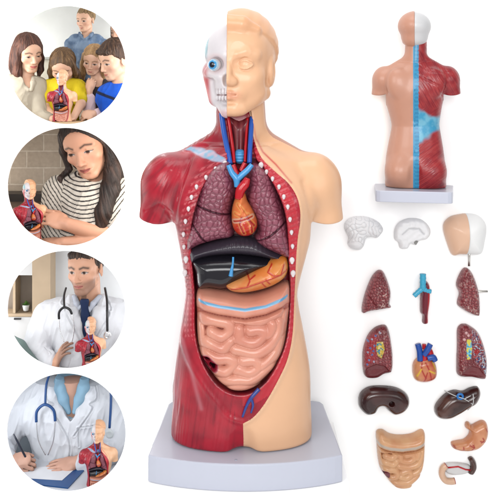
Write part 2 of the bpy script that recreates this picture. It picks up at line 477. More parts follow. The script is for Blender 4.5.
def build_body():
    F = Field((132, 96, -72), (356, YB + 3, 62), 1.0)
    f = loft(TRUNK); F.put(f, (165, 146, -66), (320, 440, 60))
    F.cone((240, 96, -14), (242, 150, -12), 24.5, 26, 9)
    for q, sx in ((-1, 0), (1, 0)):
        c = 241
        X = lambda d: c + q * d
        F.cone((X(17), 138, -16), (X(58), 172, -12), 11, 20, 10)           # trapezius
        F.cone((X(34), 165, 4), (X(70), 172, 4), 10, 15, 8)                # collar bone, chest top
        F.ell((X(75), 185, -6), (25, 31, 31), 10)                          # deltoid
        F.cone((X(76), 186, -6), (X(87.5), 240, -4), 23, 17.5, 7)          # upper arm stump
        F.ell((X(38), 200, 22), (33, 26, 30), 14)                          # chest
        F.ell((X(36), 398, -34), (33, 36, 32), 12)                         # buttock
        F.ell((X(42), 192, -40), (24, 32, 15), 12)                         # shoulder blade
    def cut(X, Y, Z): return np.maximum(222.3 - .010 * (np.abs(X - 243.5) - 84) ** 2 - Y, 66.5 - np.abs(X - 243.5)) + 0 * Z
    F.put(cut, (132, 216, -70), (356, 275, 62), 2.2, 'sub')
    # spine groove
    F.path([(243.5, 130, -50), (243.5, 180, -66), (243.5, 280, -50), (243.5, 350, -58)], [5, 6, 6, 5], 8, 'sub')
    F.cone((243.5, 365, -66), (243.5, 445, -62), 6, 16, 9, 'sub')           # cleft behind
    F.path([(243.5, 408, 52), (243.5, 424, 46), (243.5, 445, 38)], [5, 8, 14], 9, 'sub')   # between the thighs in front
    # open body cavity
    X2 = F.ax[0][:, None]; Y2 = F.ax[1][None, :]
    dc = d_poly(X2, Y2, CAVW)[:, :, None].astype(f4)
    F.all(lambda X, Y, Z: smax(dc + 0 * Z, 16.0 - Z, 3), 2.5, 'sub')
    # neck trench
    tr = catmull([W(227, 108, 8)[:2], W(230, 140, 12)[:2], W(229, 168, 20)[:2], W(256, 168, 20)[:2], W(252, 140, 12)[:2], W(250, 108, 8)[:2]], 4)
    F.put(lambda X, Y, Z: np.maximum(d_poly(X[:, :, 0], Y[:, :, 0], tr)[:, :, None], np.interp(Y.ravel(), [100, 150, 170], [1, 4, 14]).reshape(Y.shape) - Z), (222, 112, -10), (262, 172, 60), 1.5, 'sub')
    # raised rims
    F.F = smax(F.F, (F.ax[1][None, :, None] - YB), 4)
    V, Q = F.mesh()
    V = smoothmesh(V, Q, 2)
    n = normals(V, Q)
    x, y, z = V.T
    fr = sstep(-2, 8, z) * sstep(.1, .5, n[:, 2])
    lip = np.concatenate([LIPW]); dl = d_line(x, y, LIPW); dl2 = d_line(x, y, LIPLW)
    disp = fr * 1.6 * np.exp(-(np.minimum(dl, dl2) / 3.3) ** 2)
    gcol = red_g(V); red = gcol < 0
    # muscle fibres (relief)
    ang = np.arctan2(y - 140, x - 192)
    wob = noise3(V, .05, 3) * 3
    back = z < -6
    def fib(u, v, fu, fv, sd): return noise3(np.stack([u * fu, v * fv, z * .02], 1), 1.0, sd) * .7 + .5 * noise3(np.stack([u * fu * 2, v * fv * 1.5, z * .02], 1), 1.0, sd + 1)
    delt = fib(ang * 40, np.hypot(x - 192, y - 140), .62, .04, 21) * 1.6 * sstep(150, 160, y) * sstep(190, 178, x)
    thi = fib(x + .12 * (y - 400), y, .5, .035, 31) * 1.7 * sstep(350, 385, y) * (x < 236)
    dcv = d_poly(x, y, CAVW)
    band = np.sin(y * 1.25 + x * .5) * np.exp(-((dcv - 6) / 5) ** 2) * (y < 290)
    bfib = 1.5 * np.where(y < 250, fib(y * .55 + (x - 243), y - .55 * x, .55, .03, 41), fib(y * .8 - (x - 243) * .6, x * .8 + .6 * y, .55, .03, 51))
    amp = np.where(red, np.where(back, .26 * bfib * (x < 236) * ~((y > 255) & (y < 330)), .20 * delt * sstep(.15, .6, n[:, 2]) + .36 * thi * (.6 + .4 * noise3(V, .08, 5)) + .35 * band), 0)
    disp = disp + amp * (np.abs(n[:, 1]) < .9)
    disp += np.where(red & back, -1.2 * np.exp(-(d_line(x, y, [(236, 175), (190, 200), (178, 232)]) / 2.5) ** 2) - 1.2 * np.exp(-(d_line(x, y, [(236, 150), (205, 168), (160, 172)]) / 2.5) ** 2), 0)
    def gr(pl, w_, a_): return -a_ * np.exp(-(d_line(x, y, [W(p, q, 30)[:2] for p, q in pl]) / w_) ** 2) * fr
    disp = disp + gr([(190, 158), (183, 178), (177, 205), (175, 220)], 2.2, 1.6) + gr([(142, 214), (157, 205), (172, 212)], 1.6, 1.0) + gr([(170, 172), (162, 190), (160, 204)], 1.4, .7) + gr([(220, 128), (214, 142), (204, 150)], 1.6, 1.0)
    disp = disp + gr([(304, 182), (309, 202), (312, 220)], 3.5, 1.5) + gr([(262, 140), (280, 152), (300, 158)], 4, 1.2)
    V = V + n * disp[:, None]
    return V, Q, n
def paint_body(V, n):
    x, y, z = V.T
    skin = alb(243, 192, 152, .655); m0 = alb(188, 22, 48); m1 = alb(132, 14, 36); m2 = alb(206, 72, 88); blue = alb(122, 190, 222)
    front = z > -6
    skinc = np.where(front[:, None], skin, alb(212, 156, 132))
    fb = fbm(V, .07, 11)
    wob = noise3(V, .05, 3) * 3
    ang = np.arctan2(y - 140, x - 192)
    m0b = alb(176, 48, 52)
    c = lerp(np.where(front[:, None], m0, m0b), m1, np.clip(.25 + .5 * fb, 0, .6))
    def fib(u, v, fu, fv, sd): return noise3(np.stack([u * fu, v * fv, z * .02], 1), 1.0, sd) * .7 + .5 * noise3(np.stack([u * fu * 2, v * fv * 1.5, z * .02], 1), 1.0, sd + 1)
    st = fib(ang * 40, np.hypot(x - 192, y - 140), .62, .04, 21) * 2.0 * sstep(152, 165, y) * sstep(190, 176, x)
    st = np.where((y > 350) & front, fib(x + .12 * (y - 400), y, .5, .035, 31) * 1.9 * sstep(355, 385, y) * (x < 236), st)
    bf = 1.6 * np.where(y < 250, fib(y * .55 + (x - 243), y - .55 * x, .55, .03, 41), fib(y * .8 - (x - 243) * .6, x * .8 + .6 * y, .55, .03, 51))
    st = np.where(front, st, bf)
    c = lerp(c, np.where(front[:, None], m2, alb(205, 110, 100)), np.clip(st, 0, 1) ** 2 * .14 )
    c = lerp(c, m1, np.clip(-st, 0, 1) ** 1.5 * .7)
    # rib band round the chest opening
    dcv = d_poly(x, y, CAVW)
    bd = front & (dcv > 0) & (dcv < 12) & (y < 330) & (y > 150)
    rib = (np.sin(y * 1.25 + x * .5) > .2) & (np.sin(dcv * 1.9) > -.2)
    c = np.where((bd & rib)[:, None], lerp(c, alb(228, 110, 118), np.full(len(c), .5)), c)
    c = np.where((front & (dcv < 11) & (x > 243) & (y < 420))[:, None], lerp(c, alb(214, 48, 62), np.full(len(c), .65)), c)
    # clavicle fascia, loin fascia and spine
    p1 = catmull([W(182, 149, 18)[:2], W(205, 150, 22)[:2], W(216, 153, 22)[:2], W(226, 160, 22)[:2], W(216, 161, 24)[:2], W(203, 158, 26)[:2], W(190, 153, 22)[:2]], 4)
    dp = d_poly(x, y, p1) + 1.2 * noise3(V, .12, 2)
    c = lerp(c, lerp(alb(130, 195, 228), alb(205, 190, 210), np.clip(.5 + noise3(V, .3, 4) * .9, 0, 1)), sstep(1.2, -.9, dp) * front * .9)
    p2 = [(243.5, 245), (243.5, 335), (225, 330), (200, 308), (178, 296), (178, 270), (205, 268), (228, 256)]
    dp2 = d_poly(x, y, p2) + 4 * noise3(V, .09, 7)
    c = lerp(c, lerp(alb(64, 164, 206), alb(120, 192, 220), np.clip(.5 + fb, 0, 1)), sstep(5, -7, dp2) * ~front)
    # sheen along the hip seam, painted in as a paler line
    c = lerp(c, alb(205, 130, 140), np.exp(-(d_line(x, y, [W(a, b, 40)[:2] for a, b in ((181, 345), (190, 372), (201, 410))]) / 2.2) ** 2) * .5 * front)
    # inside of the body
    ins = front & (dcv < 1.0)
    c = np.where(ins[:, None], lerp(alb(150, 26, 42), alb(95, 18, 34), np.clip(.5 + fb, 0, 1)), c)
    # red threads near the collar bone
    for pl in ([(252, 118), (256, 140), (263, 153), (276, 165), (291, 182)], [(254, 150), (262, 160), (280, 177)]):
        dd = d_line(x, y, [W(a, b, 34)[:2] for a, b in pl])
        skinc = lerp(skinc, alb(214, 60, 60), np.exp(-(dd / .9) ** 2) * .9 * front)
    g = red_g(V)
    skinc = lerp(skinc, alb(248, 204, 166, .655), sstep(6, 0, g) * .5 * front)  # skin lightened along the lip edge, a highlight put into the colour
    # blue strip down the spine (its own paint on both halves)
    sp = np.where(y < 300, 5.0, 5.5)
    onsp = (~front) & (y > 90) & (x < 247) & (x > 243.5 - 2 * sp + 1)
    c = np.where(onsp[:, None], lerp(alb(58, 158, 204), alb(44, 138, 186), np.clip(.5 + .5 * np.sin(y * .7), 0, 1)), c)
    skinc = np.where((onsp | ((~front) & (y > 90) & (x < 247)))[:, None], alb(58, 158, 204), skinc)
    return c, skinc
SKINM = lambda: mat('model_skin_plastic', None, .40, .05, 900, .25, vary=.03)
MUSM = lambda: mat('model_muscle_plastic', None, .36, .10, 700, .35, vary=.08)

def build_head(root, H, px0, vox, rear=False):
    # ---- face half
    lo, hi = H.o - (46, 62, 56), H.o + (50, 62, 58)
    F = Field(lo, hi, vox); head_skin(F, H, child=.25, wide=.5, ears=False)
    Re = np.array([[math.cos(.18), 0, math.sin(.18)], [0, 1, 0], [-math.sin(.18), 0, math.cos(.18)]])
    H.ell(F, (6.9, -1.7, -.4), (1.0, 3.2, 2.1), .9, R=Re)
    H.ell(F, (7.95, -1.1, .1), (.5, 1.9, .8), .4, 'sub', R=Re)
    ec = np.array([3.25, -.45, 6.15]); er = 1.75
    H.ell(F, (3.3, -.1, 8.7), (2.1, 1.4, 1.1), 1.3, 'sub'); H.ell(F, ec, (er, er * .92, er), .12)
    def arc(R_, f0, f1, f2, rad, kk, mode):
        pts = []
        for t in np.linspace(-1, 1, 9):
            ph = math.radians(f1 + (f0 - f1) * t * t + f2 * t); th = math.radians((58 if mode == 'add' else 44) * t)
            pts.append(ec + R_ * np.array([math.sin(th) * math.cos(ph), math.sin(ph), math.cos(th) * math.cos(ph)]))
        for i in range(8): H.cone(F, pts[i], pts[i + 1], rad, rad, kk, mode)
    arc(er + .10, 2, 30, 0, .24, .1, 'add'); arc(er + .12, 0, -26, 0, .18, .12, 'add')
    arc(er + .30, 16, 48, 2, .10, .25, 'sub')
    H.cone(F, (1.6, 2.0, 7.5), (3.4, 2.5, 7.0), .5, .5, 1.2); H.cone(F, (3.4, 2.5, 7.0), (5.2, 1.9, 5.5), .5, .4, 1.2)
    H.ell(F, (.5, -3.8, 8.9), (1.05, .95, 1.0), .8); H.cone(F, (3.6, -4.0, 5.2), (4.6, -6.0, 3.6), 2.0, 1.8, 1.8)
    def cap(X, Y, Z):
        x, y, z = [sum(H.R[i, j] * (q - H.o[i]) for i, q in enumerate((X, Y, Z))) / H.s for j in range(3)]
        q = np.sqrt((x / 8.1) ** 2 + ((y - 3.4) / 8.9) ** 2 + ((z + 1.6) / 9.7) ** 2)
        d = (q - 1) * 8.4
        comb = .05 * np.sin(2.6 * (y * 1.0 + .55 * z) + 1.2 * np.sin(x * .8))
        yt = 6.0 - .70 * np.maximum(0, 4.6 - z) + .16 * x + .5 * np.sin(x * .9)
        yt = np.maximum(yt, -5.5)
        return smax(d - comb, (yt - y) * .75, .5) * H.s
    if not rear: F.all(cap, 1.0, 'add')
    else: H.ell(F, (0, 2.6, -1.8), (9.9, 8.8, 10.8), .5); H.ell(F, (0, -4.4, -2.4), (7.6, 6.4, 7.4), 2)
    if not rear: H.cone(F, (-3, 8.6, 6.4), (2.2, 8.1, 6.2), 2.1, 1.8, 1.0); H.cone(F, (2.2, 8.1, 6.2), (5.0, 7.0, 4.8), 1.7, 1.1, .8)
    if not rear: H.cone(F, (3.6, 6.1, 6.0), (5.0, 5.4, 4.9), .75, .6, .4)
    xs = lambda P, x0: (P[0] - H.o[0]) * 0
    def plane(X, Y, Z, s, off):
        return s * (X - px0 + 0 * Y + 0 * Z) - off
    F.all(lambda X, Y, Z: plane(X, Y, Z, -1, 0), 0)
    V, Q = F.mesh(); V = smoothmesh(V, Q, 1, .35)
    L = H.loc(V)
    c = np.broadcast_to(alb(242, 190, 150, .655), V.shape).copy()
    if rear: c[:] = alb(212, 156, 132)
    c = lerp(c, alb(234, 174, 130, .655), sstep(-.2, .4, L[:, 1] - (6.0 - .70 * np.maximum(0, 4.6 - L[:, 2]) + .16 * L[:, 0] + .5 * np.sin(L[:, 0] * .9))) * .6 * (L[:, 2] > -3))
    c = lerp(c, alb(236, 158, 128), np.exp(-((L[:, 0]) / 2.4) ** 4 - ((L[:, 1] + 6.8) / .95) ** 4) * .7 * (L[:, 2] > 5))
    put('face_half', (V, Q), SKINM(), root, c)
    # ---- bare skull half
    F = Field(lo, hi, vox); skull(F, H)
    if rear: H.ell(F, (0, 2.3, -1.8), (9.6, 8.5, 10.6), .5); H.ell(F, (0, -4.2, -2.2), (7.7, 6.0, 7.4), 2)
    H.cone(F, (-6.4, -1.5, .8), (-4.7, -7.6, 2.2), 1.9, 1.6, .9)
    for j in range(-4, 5):
        for yy in (-6.1, -7.35):
            xx = j * .78
            H.ell(F, (xx, yy, 7.75 - .16 * xx * xx), (.36, .62, .42), .06)
    F.all(lambda X, Y, Z: plane(X, Y, Z, 1, 0.3), 0)
    V, Q = F.mesh(); V = smoothmesh(V, Q, 1, .35)
    L = H.loc(V)
    c = np.broadcast_to(alb(232, 226, 230), V.shape).copy()
    tz = (np.abs(L[:, 1] + 6.7) < 1.35) * (L[:, 2] > 4.2)
    c = lerp(c, alb(150, 110, 112), tz * np.maximum(sstep(.16, .06, np.abs(((L[:, 0] / .78) % 1) - .5)), sstep(.2, .08, np.abs(L[:, 1] + 6.72))) * .7)
    pink = sstep(.6, 0, np.abs(np.hypot((L[:, 0] + 3.3) / 1.9, (L[:, 1] + .2) / 1.7) - 1) / 1.0)
    c = lerp(c, alb(240, 205, 205), pink * .45 * (L[:, 2] > 3))
    musc = sstep(-4.6, -5.8, L[:, 0] + .18 * (L[:, 1] + 7) + .1 * L[:, 2]) * sstep(-2.4, -3.4, L[:, 1])
    c = lerp(c, lerp(alb(196, 60, 74), alb(235, 150, 150), np.clip(.5 + .5 * np.sin(L[:, 1] * 1.2 + L[:, 2] * 3), 0, 1)), musc)
    tm = sstep(1.2, 0, np.hypot((L[:, 0] + 6.6) / 1.5, (L[:, 1] - 4.0) / 3.0) - .4) * (L[:, 0] < -5.4)
    c = lerp(c, alb(110, 190, 205), tm * .8)
    c = lerp(c, alb(214, 110, 112), np.exp(-((L[:, 0] + 6.8) / 1.1) ** 2 - ((L[:, 1] + 1.8) / 2.6) ** 2) * .9)
    c = lerp(c, alb(222, 150, 150), sstep(-9.3, -10.6, L[:, 1]) * .5)
    if rear: c = np.where((L[:, 2] < 1)[:, None], alb(226, 226, 228), c)
    put('skull_half', (V, Q), mat('model_bone_plastic', None, .38, .06, 800, .25, vary=.04), root, c)
    # ---- eyeball, socket
    ec = H.p(-3.75, -.35, 6.2)
    F = Field(ec - 12, ec + 12, .5); F.ell(ec, (6.6, 6.6, 6.6)); V, Q = F.mesh()
    fw = H.R @ np.array([-.12, 0, 1.0]); fw /= np.linalg.norm(fw)
    a = np.degrees(np.arccos(np.clip(((V - ec) / 6.6) @ fw, -1, 1)))
    c = np.broadcast_to(alb(196, 226, 244), V.shape).copy()
    c = lerp(c, alb(70, 165, 225), sstep(46, 40, a)); c = lerp(c, alb(16, 22, 40), sstep(28, 24, a)); c = lerp(c, alb(250, 240, 240), sstep(60, 66, a))
    put('eyeball', (V, Q), mat('eye_gloss', None, .12, coat=.6, vary=.01), root, c)
def build_torso():
    root = empty('anatomical_torso_model', (246, 462.4, -20), 'large torso model, half skin half red muscle, opened to show its organs', 'anatomy model')
    # ---- base
    zf0, zb0 = 40, -94
    pts = []
    for i in range(25):
        t = i / 24 * 2 - 1; pts.append((245.5 + 92.5 * t, zf0 + 19 * (1 - t * t) ** .9))
    pts += [(331, zb0 + 10), (328, zb0 + 3), (320, zb0), (171, zb0), (163, zb0 + 3), (160, zb0 + 10)]
    n = len(pts)
    V = [(a, YB, b) for a, b in pts] + [(a, 462.4, b) for a, b in pts]
    Q = [tuple(range(n)), tuple(range(n, 2 * n))[::-1]] + [(i, n + i, n + (i + 1) % n, (i + 1) % n) for i in range(n)]
    b = put('base', (V, Q), mat('white_base_plastic', alb(213, 217, 233), .30, .03, 500, .3, vary=.015), root, smooth=False); bevel(b, 1.6, 3)
    p = np.array(W(236, 456.5, 50)); p[1] = YB; F = Field(p - 4, p + 4, .3); F.ell(p, (1.3, .7, 1.3)); put('screw', F.mesh(), mat('screw_grey', alb(170, 174, 190), .4), root)
    # ---- body halves
    V, Q, nrm = build_body()
    V = snap(V, red_g, 1.0, 1.0); V = snap(V, red_g, 1.0)
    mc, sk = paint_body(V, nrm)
    cen = V[Q].mean(1); rd = red_g(cen) < 0
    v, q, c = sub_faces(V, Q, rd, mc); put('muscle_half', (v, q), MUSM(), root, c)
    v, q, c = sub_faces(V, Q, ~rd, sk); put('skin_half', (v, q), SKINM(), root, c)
    build_head(root, HX, 227.6, .7)
    # ---- lungs
    lungm = mat('lung_plastic', None, .30, .05, 900, .45, vary=.08)
    LL = [(228, 162), (216, 165.5), (204, 176.5), (195.5, 191), (190.5, 207), (187, 228), (185.5, 252.5), (200, 247.5), (216, 243), (232, 239.5), (234.5, 229), (231, 215), (233, 204), (236, 194), (235.5, 180), (231, 168)]
    LR = [(256, 164), (249, 170), (247.5, 182), (246, 195), (247, 205), (252.5, 218), (257.5, 231), (254, 240), (260, 248), (273, 255), (291.5, 261), (291, 240), (288, 221), (283.5, 203), (276, 186), (267.5, 171.5)]
    fl = [Wl([(193, 204), (213, 212), (231, 216)], 44), Wl([(190, 222), (199, 234), (206, 245)], 44)]
    frr = [Wl([(287, 222), (270, 236), (256, 243)], 44)]
    def lung(outline, fis, zc, h):
        P = Wl(outline, 42)
        def fr_(x, y, d):
            b = cells2(x + 1.5 * np.sin(y * .2), y, 5.2, 5)
            r = 1.15 * np.minimum(1, b * 2.6) ** .7
            for f_ in fis: r = r - 2.2 * np.exp(-(d_line(x, y, f_) / .9) ** 2)
            return r
        V, Q = pillow(P, zc, h, 13, .5, fr_)
        b = cells2(V[:, 0] + 1.5 * np.sin(V[:, 1] * .2), V[:, 1], 5.2, 5)
        c = lerp(alb(128, 60, 78), alb(156, 86, 104), sstep(.02, .3, b))
        c = lerp(c, alb(110, 44, 62), np.clip(.2 + fbm(V, .06, 4) * .6, 0, 1) * .5)
        for f_ in fis: c = lerp(c, alb(70, 26, 40), np.exp(-(d_line(V[:, 0], V[:, 1], f_) / .9) ** 2))
        return put('lung', (V, Q), lungm, root, c)
    lung(LL, fl, 20, 27); lung(LR, frr, 20, 27)
    # ---- heart
    HT = Wl([(238, 196), (233, 205), (231, 219), (233, 231), (240, 238), (250, 238), (256.5, 232), (257.5, 223), (252.5, 211), (247.5, 203), (244.5, 195)], 54)
    vess = [Wl(p, 54) for p in ([(235, 214), (240, 216), (248, 215)], [(234, 222), (242, 220), (252, 217)], [(238, 205), (243, 211), (251, 224), (252, 233)], [(243, 211), (240, 224), (244, 234)], [(246, 216), (254, 226)])]
    def hr(x, y, d):
        r = 0.35 * np.sin(y * .9 + x * .5)
        for p in vess: r = r + .9 * np.exp(-(d_line(x, y, p) / .8) ** 2)
        return r
    V, Q = pillow(HT, 38, 18, 13, .5, hr)
    t = np.clip((V[:, 1] - 195) / 38 + .25 * noise3(V, .12, 2), 0, 1)
    c = lerp(alb(240, 132, 72), alb(200, 36, 24), sstep(.1, .75, t))
    dv = np.min([d_line(V[:, 0], V[:, 1], p) for p in vess], 0)
    c = lerp(c, alb(176, 24, 30), np.exp(-(dv / .7) ** 2) * (V[:, 1] > 208)); c = lerp(c, alb(214, 190, 200), np.exp(-((d_line(V[:, 0], V[:, 1], vess[1]) - 1.6) / .6) ** 2) * .7)
    c = lerp(c, alb(250, 200, 110), np.exp(-((dv - 1.6) / .6) ** 2) * .4)
    heart = put('heart', (V, Q), mat('organ_gloss', None, .28, .06, 900, .5, vary=.06), root, c)
    redv = mat('artery_red', alb(200, 18, 34), .25, coat=.5); bluev = mat('vein_blue', alb(38, 92, 190), .3, coat=.4); bluel = mat('vein_light_blue', alb(74, 160, 222), .3, coat=.4)
    def T(name, pts, r, z, m, par=root):
        P = catmull([W(p[0], p[1], p[2] if len(p) > 2 else z) for p in pts], 6, False)
        rr = np.interp(np.linspace(0, 1, len(P)), np.linspace(0, 1, len(r)), r) if not np.isscalar(r) else r
        return put(name, tube(P, rr, 12), m, par)
    T('aorta', [(247.5, 178), (245, 184), (240.5, 190), (238.5, 199)], [2.6, 4.4, 4.6, 3.6], 48, redv, heart)
    T('artery', [(232.5, 165), (235, 171), (237.5, 177)], 2.8, 43, redv, heart)
    T('artery', [(245, 163), (243, 167), (241, 171)], 2.2, 42, redv, heart)
    T('vein', [(228.5, 165), (232, 173), (236.5, 179), (237, 187)], [2.3, 2.8, 3.4, 2.6], 46, bluel, heart)
    T('vein', [(252, 164.5), (247.5, 170), (242, 175), (237, 180)], [2.2, 2.8, 3.0, 2.8], 46, bluel, heart)
    # ---- neck
    nk = pillow(Wl([(228, 118), (231, 140), (232, 163), (248, 163), (249, 140), (250, 118), (239, 121)], 10), 1, 11, 12, .6, lambda x, y, d: .5 * np.sin(x * 1.1))
    nc = lerp(alb(112, 34, 46), alb(140, 62, 66), np.clip(.5 + .5 * np.sin(nk[0][:, 0] * 1.1), 0, 1))
    put('throat_muscle', nk, mat('throat_plastic', None, .35, .08, 800, .3), root, nc)
    T('jugular_vein', [(221.5, 113, 6), (224, 132, 12), (227.5, 150, 20), (230, 164, 28)], 2.7, 0, bluev)
    T('jugular_vein', [(252, 117, 6), (251, 132, 12), (250, 150, 20), (249.5, 163, 28)], 2.4, 0, bluev)
    T('carotid_artery', [(228, 116, 8), (230.5, 132, 12), (233, 150, 18), (234, 163, 24)], 1.7, 0, redv)
    T('carotid_artery', [(247.5, 118, 6), (246.5, 134, 11), (245.5, 150, 18), (245, 162, 24)], 1.4, 0, redv)
    V, Q = pillow(Wl([(235.5, 151), (244, 151), (244, 163), (235.5, 163)], 22), 15, 8, 4, .5, lambda x, y, d: .5 * np.sin(y * 2.1))
    put('windpipe', (V, Q), bluel, root)
    # ---- diaphragm, liver, stomach
    DI = Wl([(188, 253), (200, 247), (216, 242), (236, 238), (256, 240), (274, 252), (289, 259), (289.5, 268), (276, 264), (258, 260), (238, 258), (215, 259), (200, 262), (190, 266)], 40)
    V, Q = pillow(DI, 20, 21, 10, .6, lambda x, y, d: .45 * np.sin(x * 1.5) * np.exp(-((y - 235) / 8) ** 2))
    put('diaphragm', (V, Q), mat('diaphragm_plastic', alb(62, 54, 66), .32, .1, 700, .35), root)
    LV = Wl([(190.5, 263), (205, 257.5), (235, 256.5), (262, 259.5), (286, 264), (274, 270), (256, 277), (242, 284), (233, 290), (222, 293.5), (208, 292), (196, 292), (193, 276)], 44)
    V, Q = pillow(LV, 20, 25, 14, .6)
    liver = put('liver', (V, Q), mat('liver_plastic', alb(26, 24, 32), .2, .06, 400, .5), root)
    T('ligament', [(233.2, 257), (232.8, 264), (231.5, 271), (230.8, 276)], [1.0, 1.0, 1.7, 2.3], 45, bluel, liver)
    ST = Wl([(224, 288), (230, 283), (241, 280), (255, 272), (270, 264), (282, 259.5), (288, 262), (289, 273), (285, 282), (274, 289.5), (259, 294.5), (243, 297), (230, 295)], 50)
    sv = [Wl(p, 50) for p in ([(231, 291), (246, 288), (262, 282), (280, 276), (287, 272)], [(247, 288), (250, 282), (247, 276)], [(250, 281), (255, 277)], [(266, 280), (270, 285)], [(268, 273), (274, 276), (279, 276)], [(262, 283), (266, 289)], [(272, 266), (268, 273)], [(284, 266), (281, 276)])]
    V, Q = pillow(ST, 30, 21, 16, .5, lambda x, y, d: np.max([.8 * np.exp(-(d_line(x, y, p) / .7) ** 2) for p in sv], 0))
    dv = np.min([d_line(V[:, 0], V[:, 1], p) for p in sv], 0)
    c = lerp(alb(230, 128, 62), alb(232, 154, 92), np.clip(.5 + fbm(V, .1, 6), 0, 1))
    c = lerp(c, alb(234, 150, 50), np.clip((V[:, 0] - 250) / 50, 0, 1) * .6)
    c = lerp(c, alb(196, 26, 26), np.exp(-(dv / .75) ** 2))
    put('stomach', (V, Q), MATS['organ_gloss'], root, c)
    # ---- intestines
    g = lambda pts: Wl(pts, 46)
    IN = Wl([(197, 292.5), (220, 293), (245, 297), (265, 293), (288, 284), (291, 300), (289, 325), (285.5, 350), (276, 371), (265, 384), (253, 392), (240, 395), (227, 392), (214, 381), (203, 366), (197, 350), (195.5, 320)], 38)
    coils = [g(p) for p in (
        [(203, 318), (213, 325), (223, 330), (222, 340), (211, 340)], [(203, 330), (207, 345), (209, 353)], [(218, 349), (228, 343), (232, 333), (228, 322)],
        [(238, 322), (250, 322), (262, 318)], [(238, 333), (236, 344), (245, 352), (256, 350)], [(247, 333), (254, 328), (262, 334), (260, 342), (250, 341)], [(271, 320), (268, 330), (271, 340), (263, 351)], [(280, 317), (279, 333), (276, 349), (270, 359)],
        [(221, 357), (232, 352), (236, 360), (228, 366)], [(244, 362), (256, 359), (264, 364), (258, 371), (247, 371)], [(218, 367), (222, 377), (230, 384)], [(231, 374), (238, 379), (238, 388)], [(245, 381), (253, 383), (250, 389)], [(266, 371), (261, 379)], [(270, 365), (275, 356)], [(214, 360), (212, 352)])]
    colon = g([(198, 301), (218, 306), (245, 310), (266, 306), (287, 297)]); ribbon = g([(199, 302), (219, 307), (245, 310.5), (266, 307), (287, 298)])
    def dome(x, y):
        wx = x + 1.2 * np.sin(y * .21 + 1); wy = y + 1.2 * np.sin(x * .19)
        r = np.zeros(np.shape(x))
        for p in COILW:
            r = np.maximum(r, 7.6 * np.sqrt(np.clip(1 - (d_line(wx, wy, p) / 6.7) ** 2, 0, 1)))
        cy = np.interp(x, [q[0] for q in colon], [q[1] for q in colon])
        u = (y - cy) / 10.0
        col = 7.2 * np.sqrt(np.maximum(0, 1 - u * u)) ** .9
        return np.where(u < 0, np.maximum(col, 3), np.where(u < 1, col, r * np.clip((u - 1) / .25, 0, 1)))
    hole = [W(207, 360, 40), W(212.5, 367, 40)]
    def fr_(x, y, d):
        r = dome(x, y) - 4
        for hx, hy, _ in hole: r = r - 9 * np.exp(-((np.hypot(x - hx, y - hy)) / 3.0) ** 4)
        return r
    V, Q = pillow(IN, 20, 23, 15, .6, fr_)
    c = lerp(alb(236, 164, 140), alb(226, 148, 126), np.clip(.5 + fbm(V, .05, 9), 0, 1))
    cre = dome(V[:, 0], V[:, 1]); c = lerp(c, alb(176, 88, 74), sstep(3.4, .4, cre) * .8)  # creases between coils darkened in the colour, as shade would
    c = lerp(c, alb(104, 168, 208), sstep(1.7, 1.0, d_line(V[:, 0], V[:, 1], ribbon)) * (V[:, 2] > 20))
    hc = W(210, 363.5, 40); dh = np.hypot((V[:, 0] - hc[0]) * 1.0, V[:, 1] - hc[1])
    dh = d_line(V[:, 0], V[:, 1], [hole[0][:2], hole[1][:2]])
    c = lerp(c, alb(160, 30, 52), sstep(6.2, 5.2, dh + .6 * noise3(V, .4, 3)))
    for hx, hy, _ in hole: c = lerp(c, alb(40, 10, 18), sstep(3.2, 2.2, np.hypot(V[:, 0] - hx, V[:, 1] - hy)))
    c = lerp(c, alb(226, 170, 170), np.exp(-((dh - 5.6) / .6) ** 2) * .5)
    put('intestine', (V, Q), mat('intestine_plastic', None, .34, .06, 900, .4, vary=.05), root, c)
    # ---- vessels of the pelvis
    T('pelvic_vein', [(259, 389, 44), (252, 397, 46), (247, 405, 46), (242.5, 417, 44.5)], [2.0, 1.8, 1.4, 1.0], 0, mat('vein_dark_blue', alb(52, 70, 150), .35, coat=.3))
    T('pelvic_vein', [(251, 398, 46), (253, 405, 46), (251, 413, 45)], [1.3, 1.2, .8], 0, MATS['vein_dark_blue'])
    # ---- white rib ends along the opening
    pm = mat('rib_end_white', alb(238, 228, 230), .4, .1, 900)
    for i, (a, b) in enumerate([(225, 163.5), (215.5, 168.5), (206, 177), (196.5, 186.5), (191.5, 197), (188.5, 208.5), (185.5, 221), (183.5, 234), (184, 246.5), (186, 259), (185, 272.5),
                 (261, 165), (266.5, 171.5), (272.5, 178.5), (279, 186.5), (283.8, 196.4), (287.8, 206.5), (290, 219), (291.5, 232), (292.5, 246), (292, 260), (293, 273)]):
        big = 2.9 if i in (0, 9, 10, 11, 20, 21) else 2.1
        # sits on the rim: find the surface depth from the body field later
        z = RIMZ(a, b)
        p = np.array(W(a, b, z)); F = Field(p - 5, p + 5, .45)
        F.ell(p, (big * .85, big, 1.5)); F.ell(p + (0, big * .9, .2), (big * .5, big * .5, 1.2), .4); V, Q = F.mesh()
        put('rib_end', (V, Q), pm, root)
    return root
TUR = turing(256, 21, 12, 3)
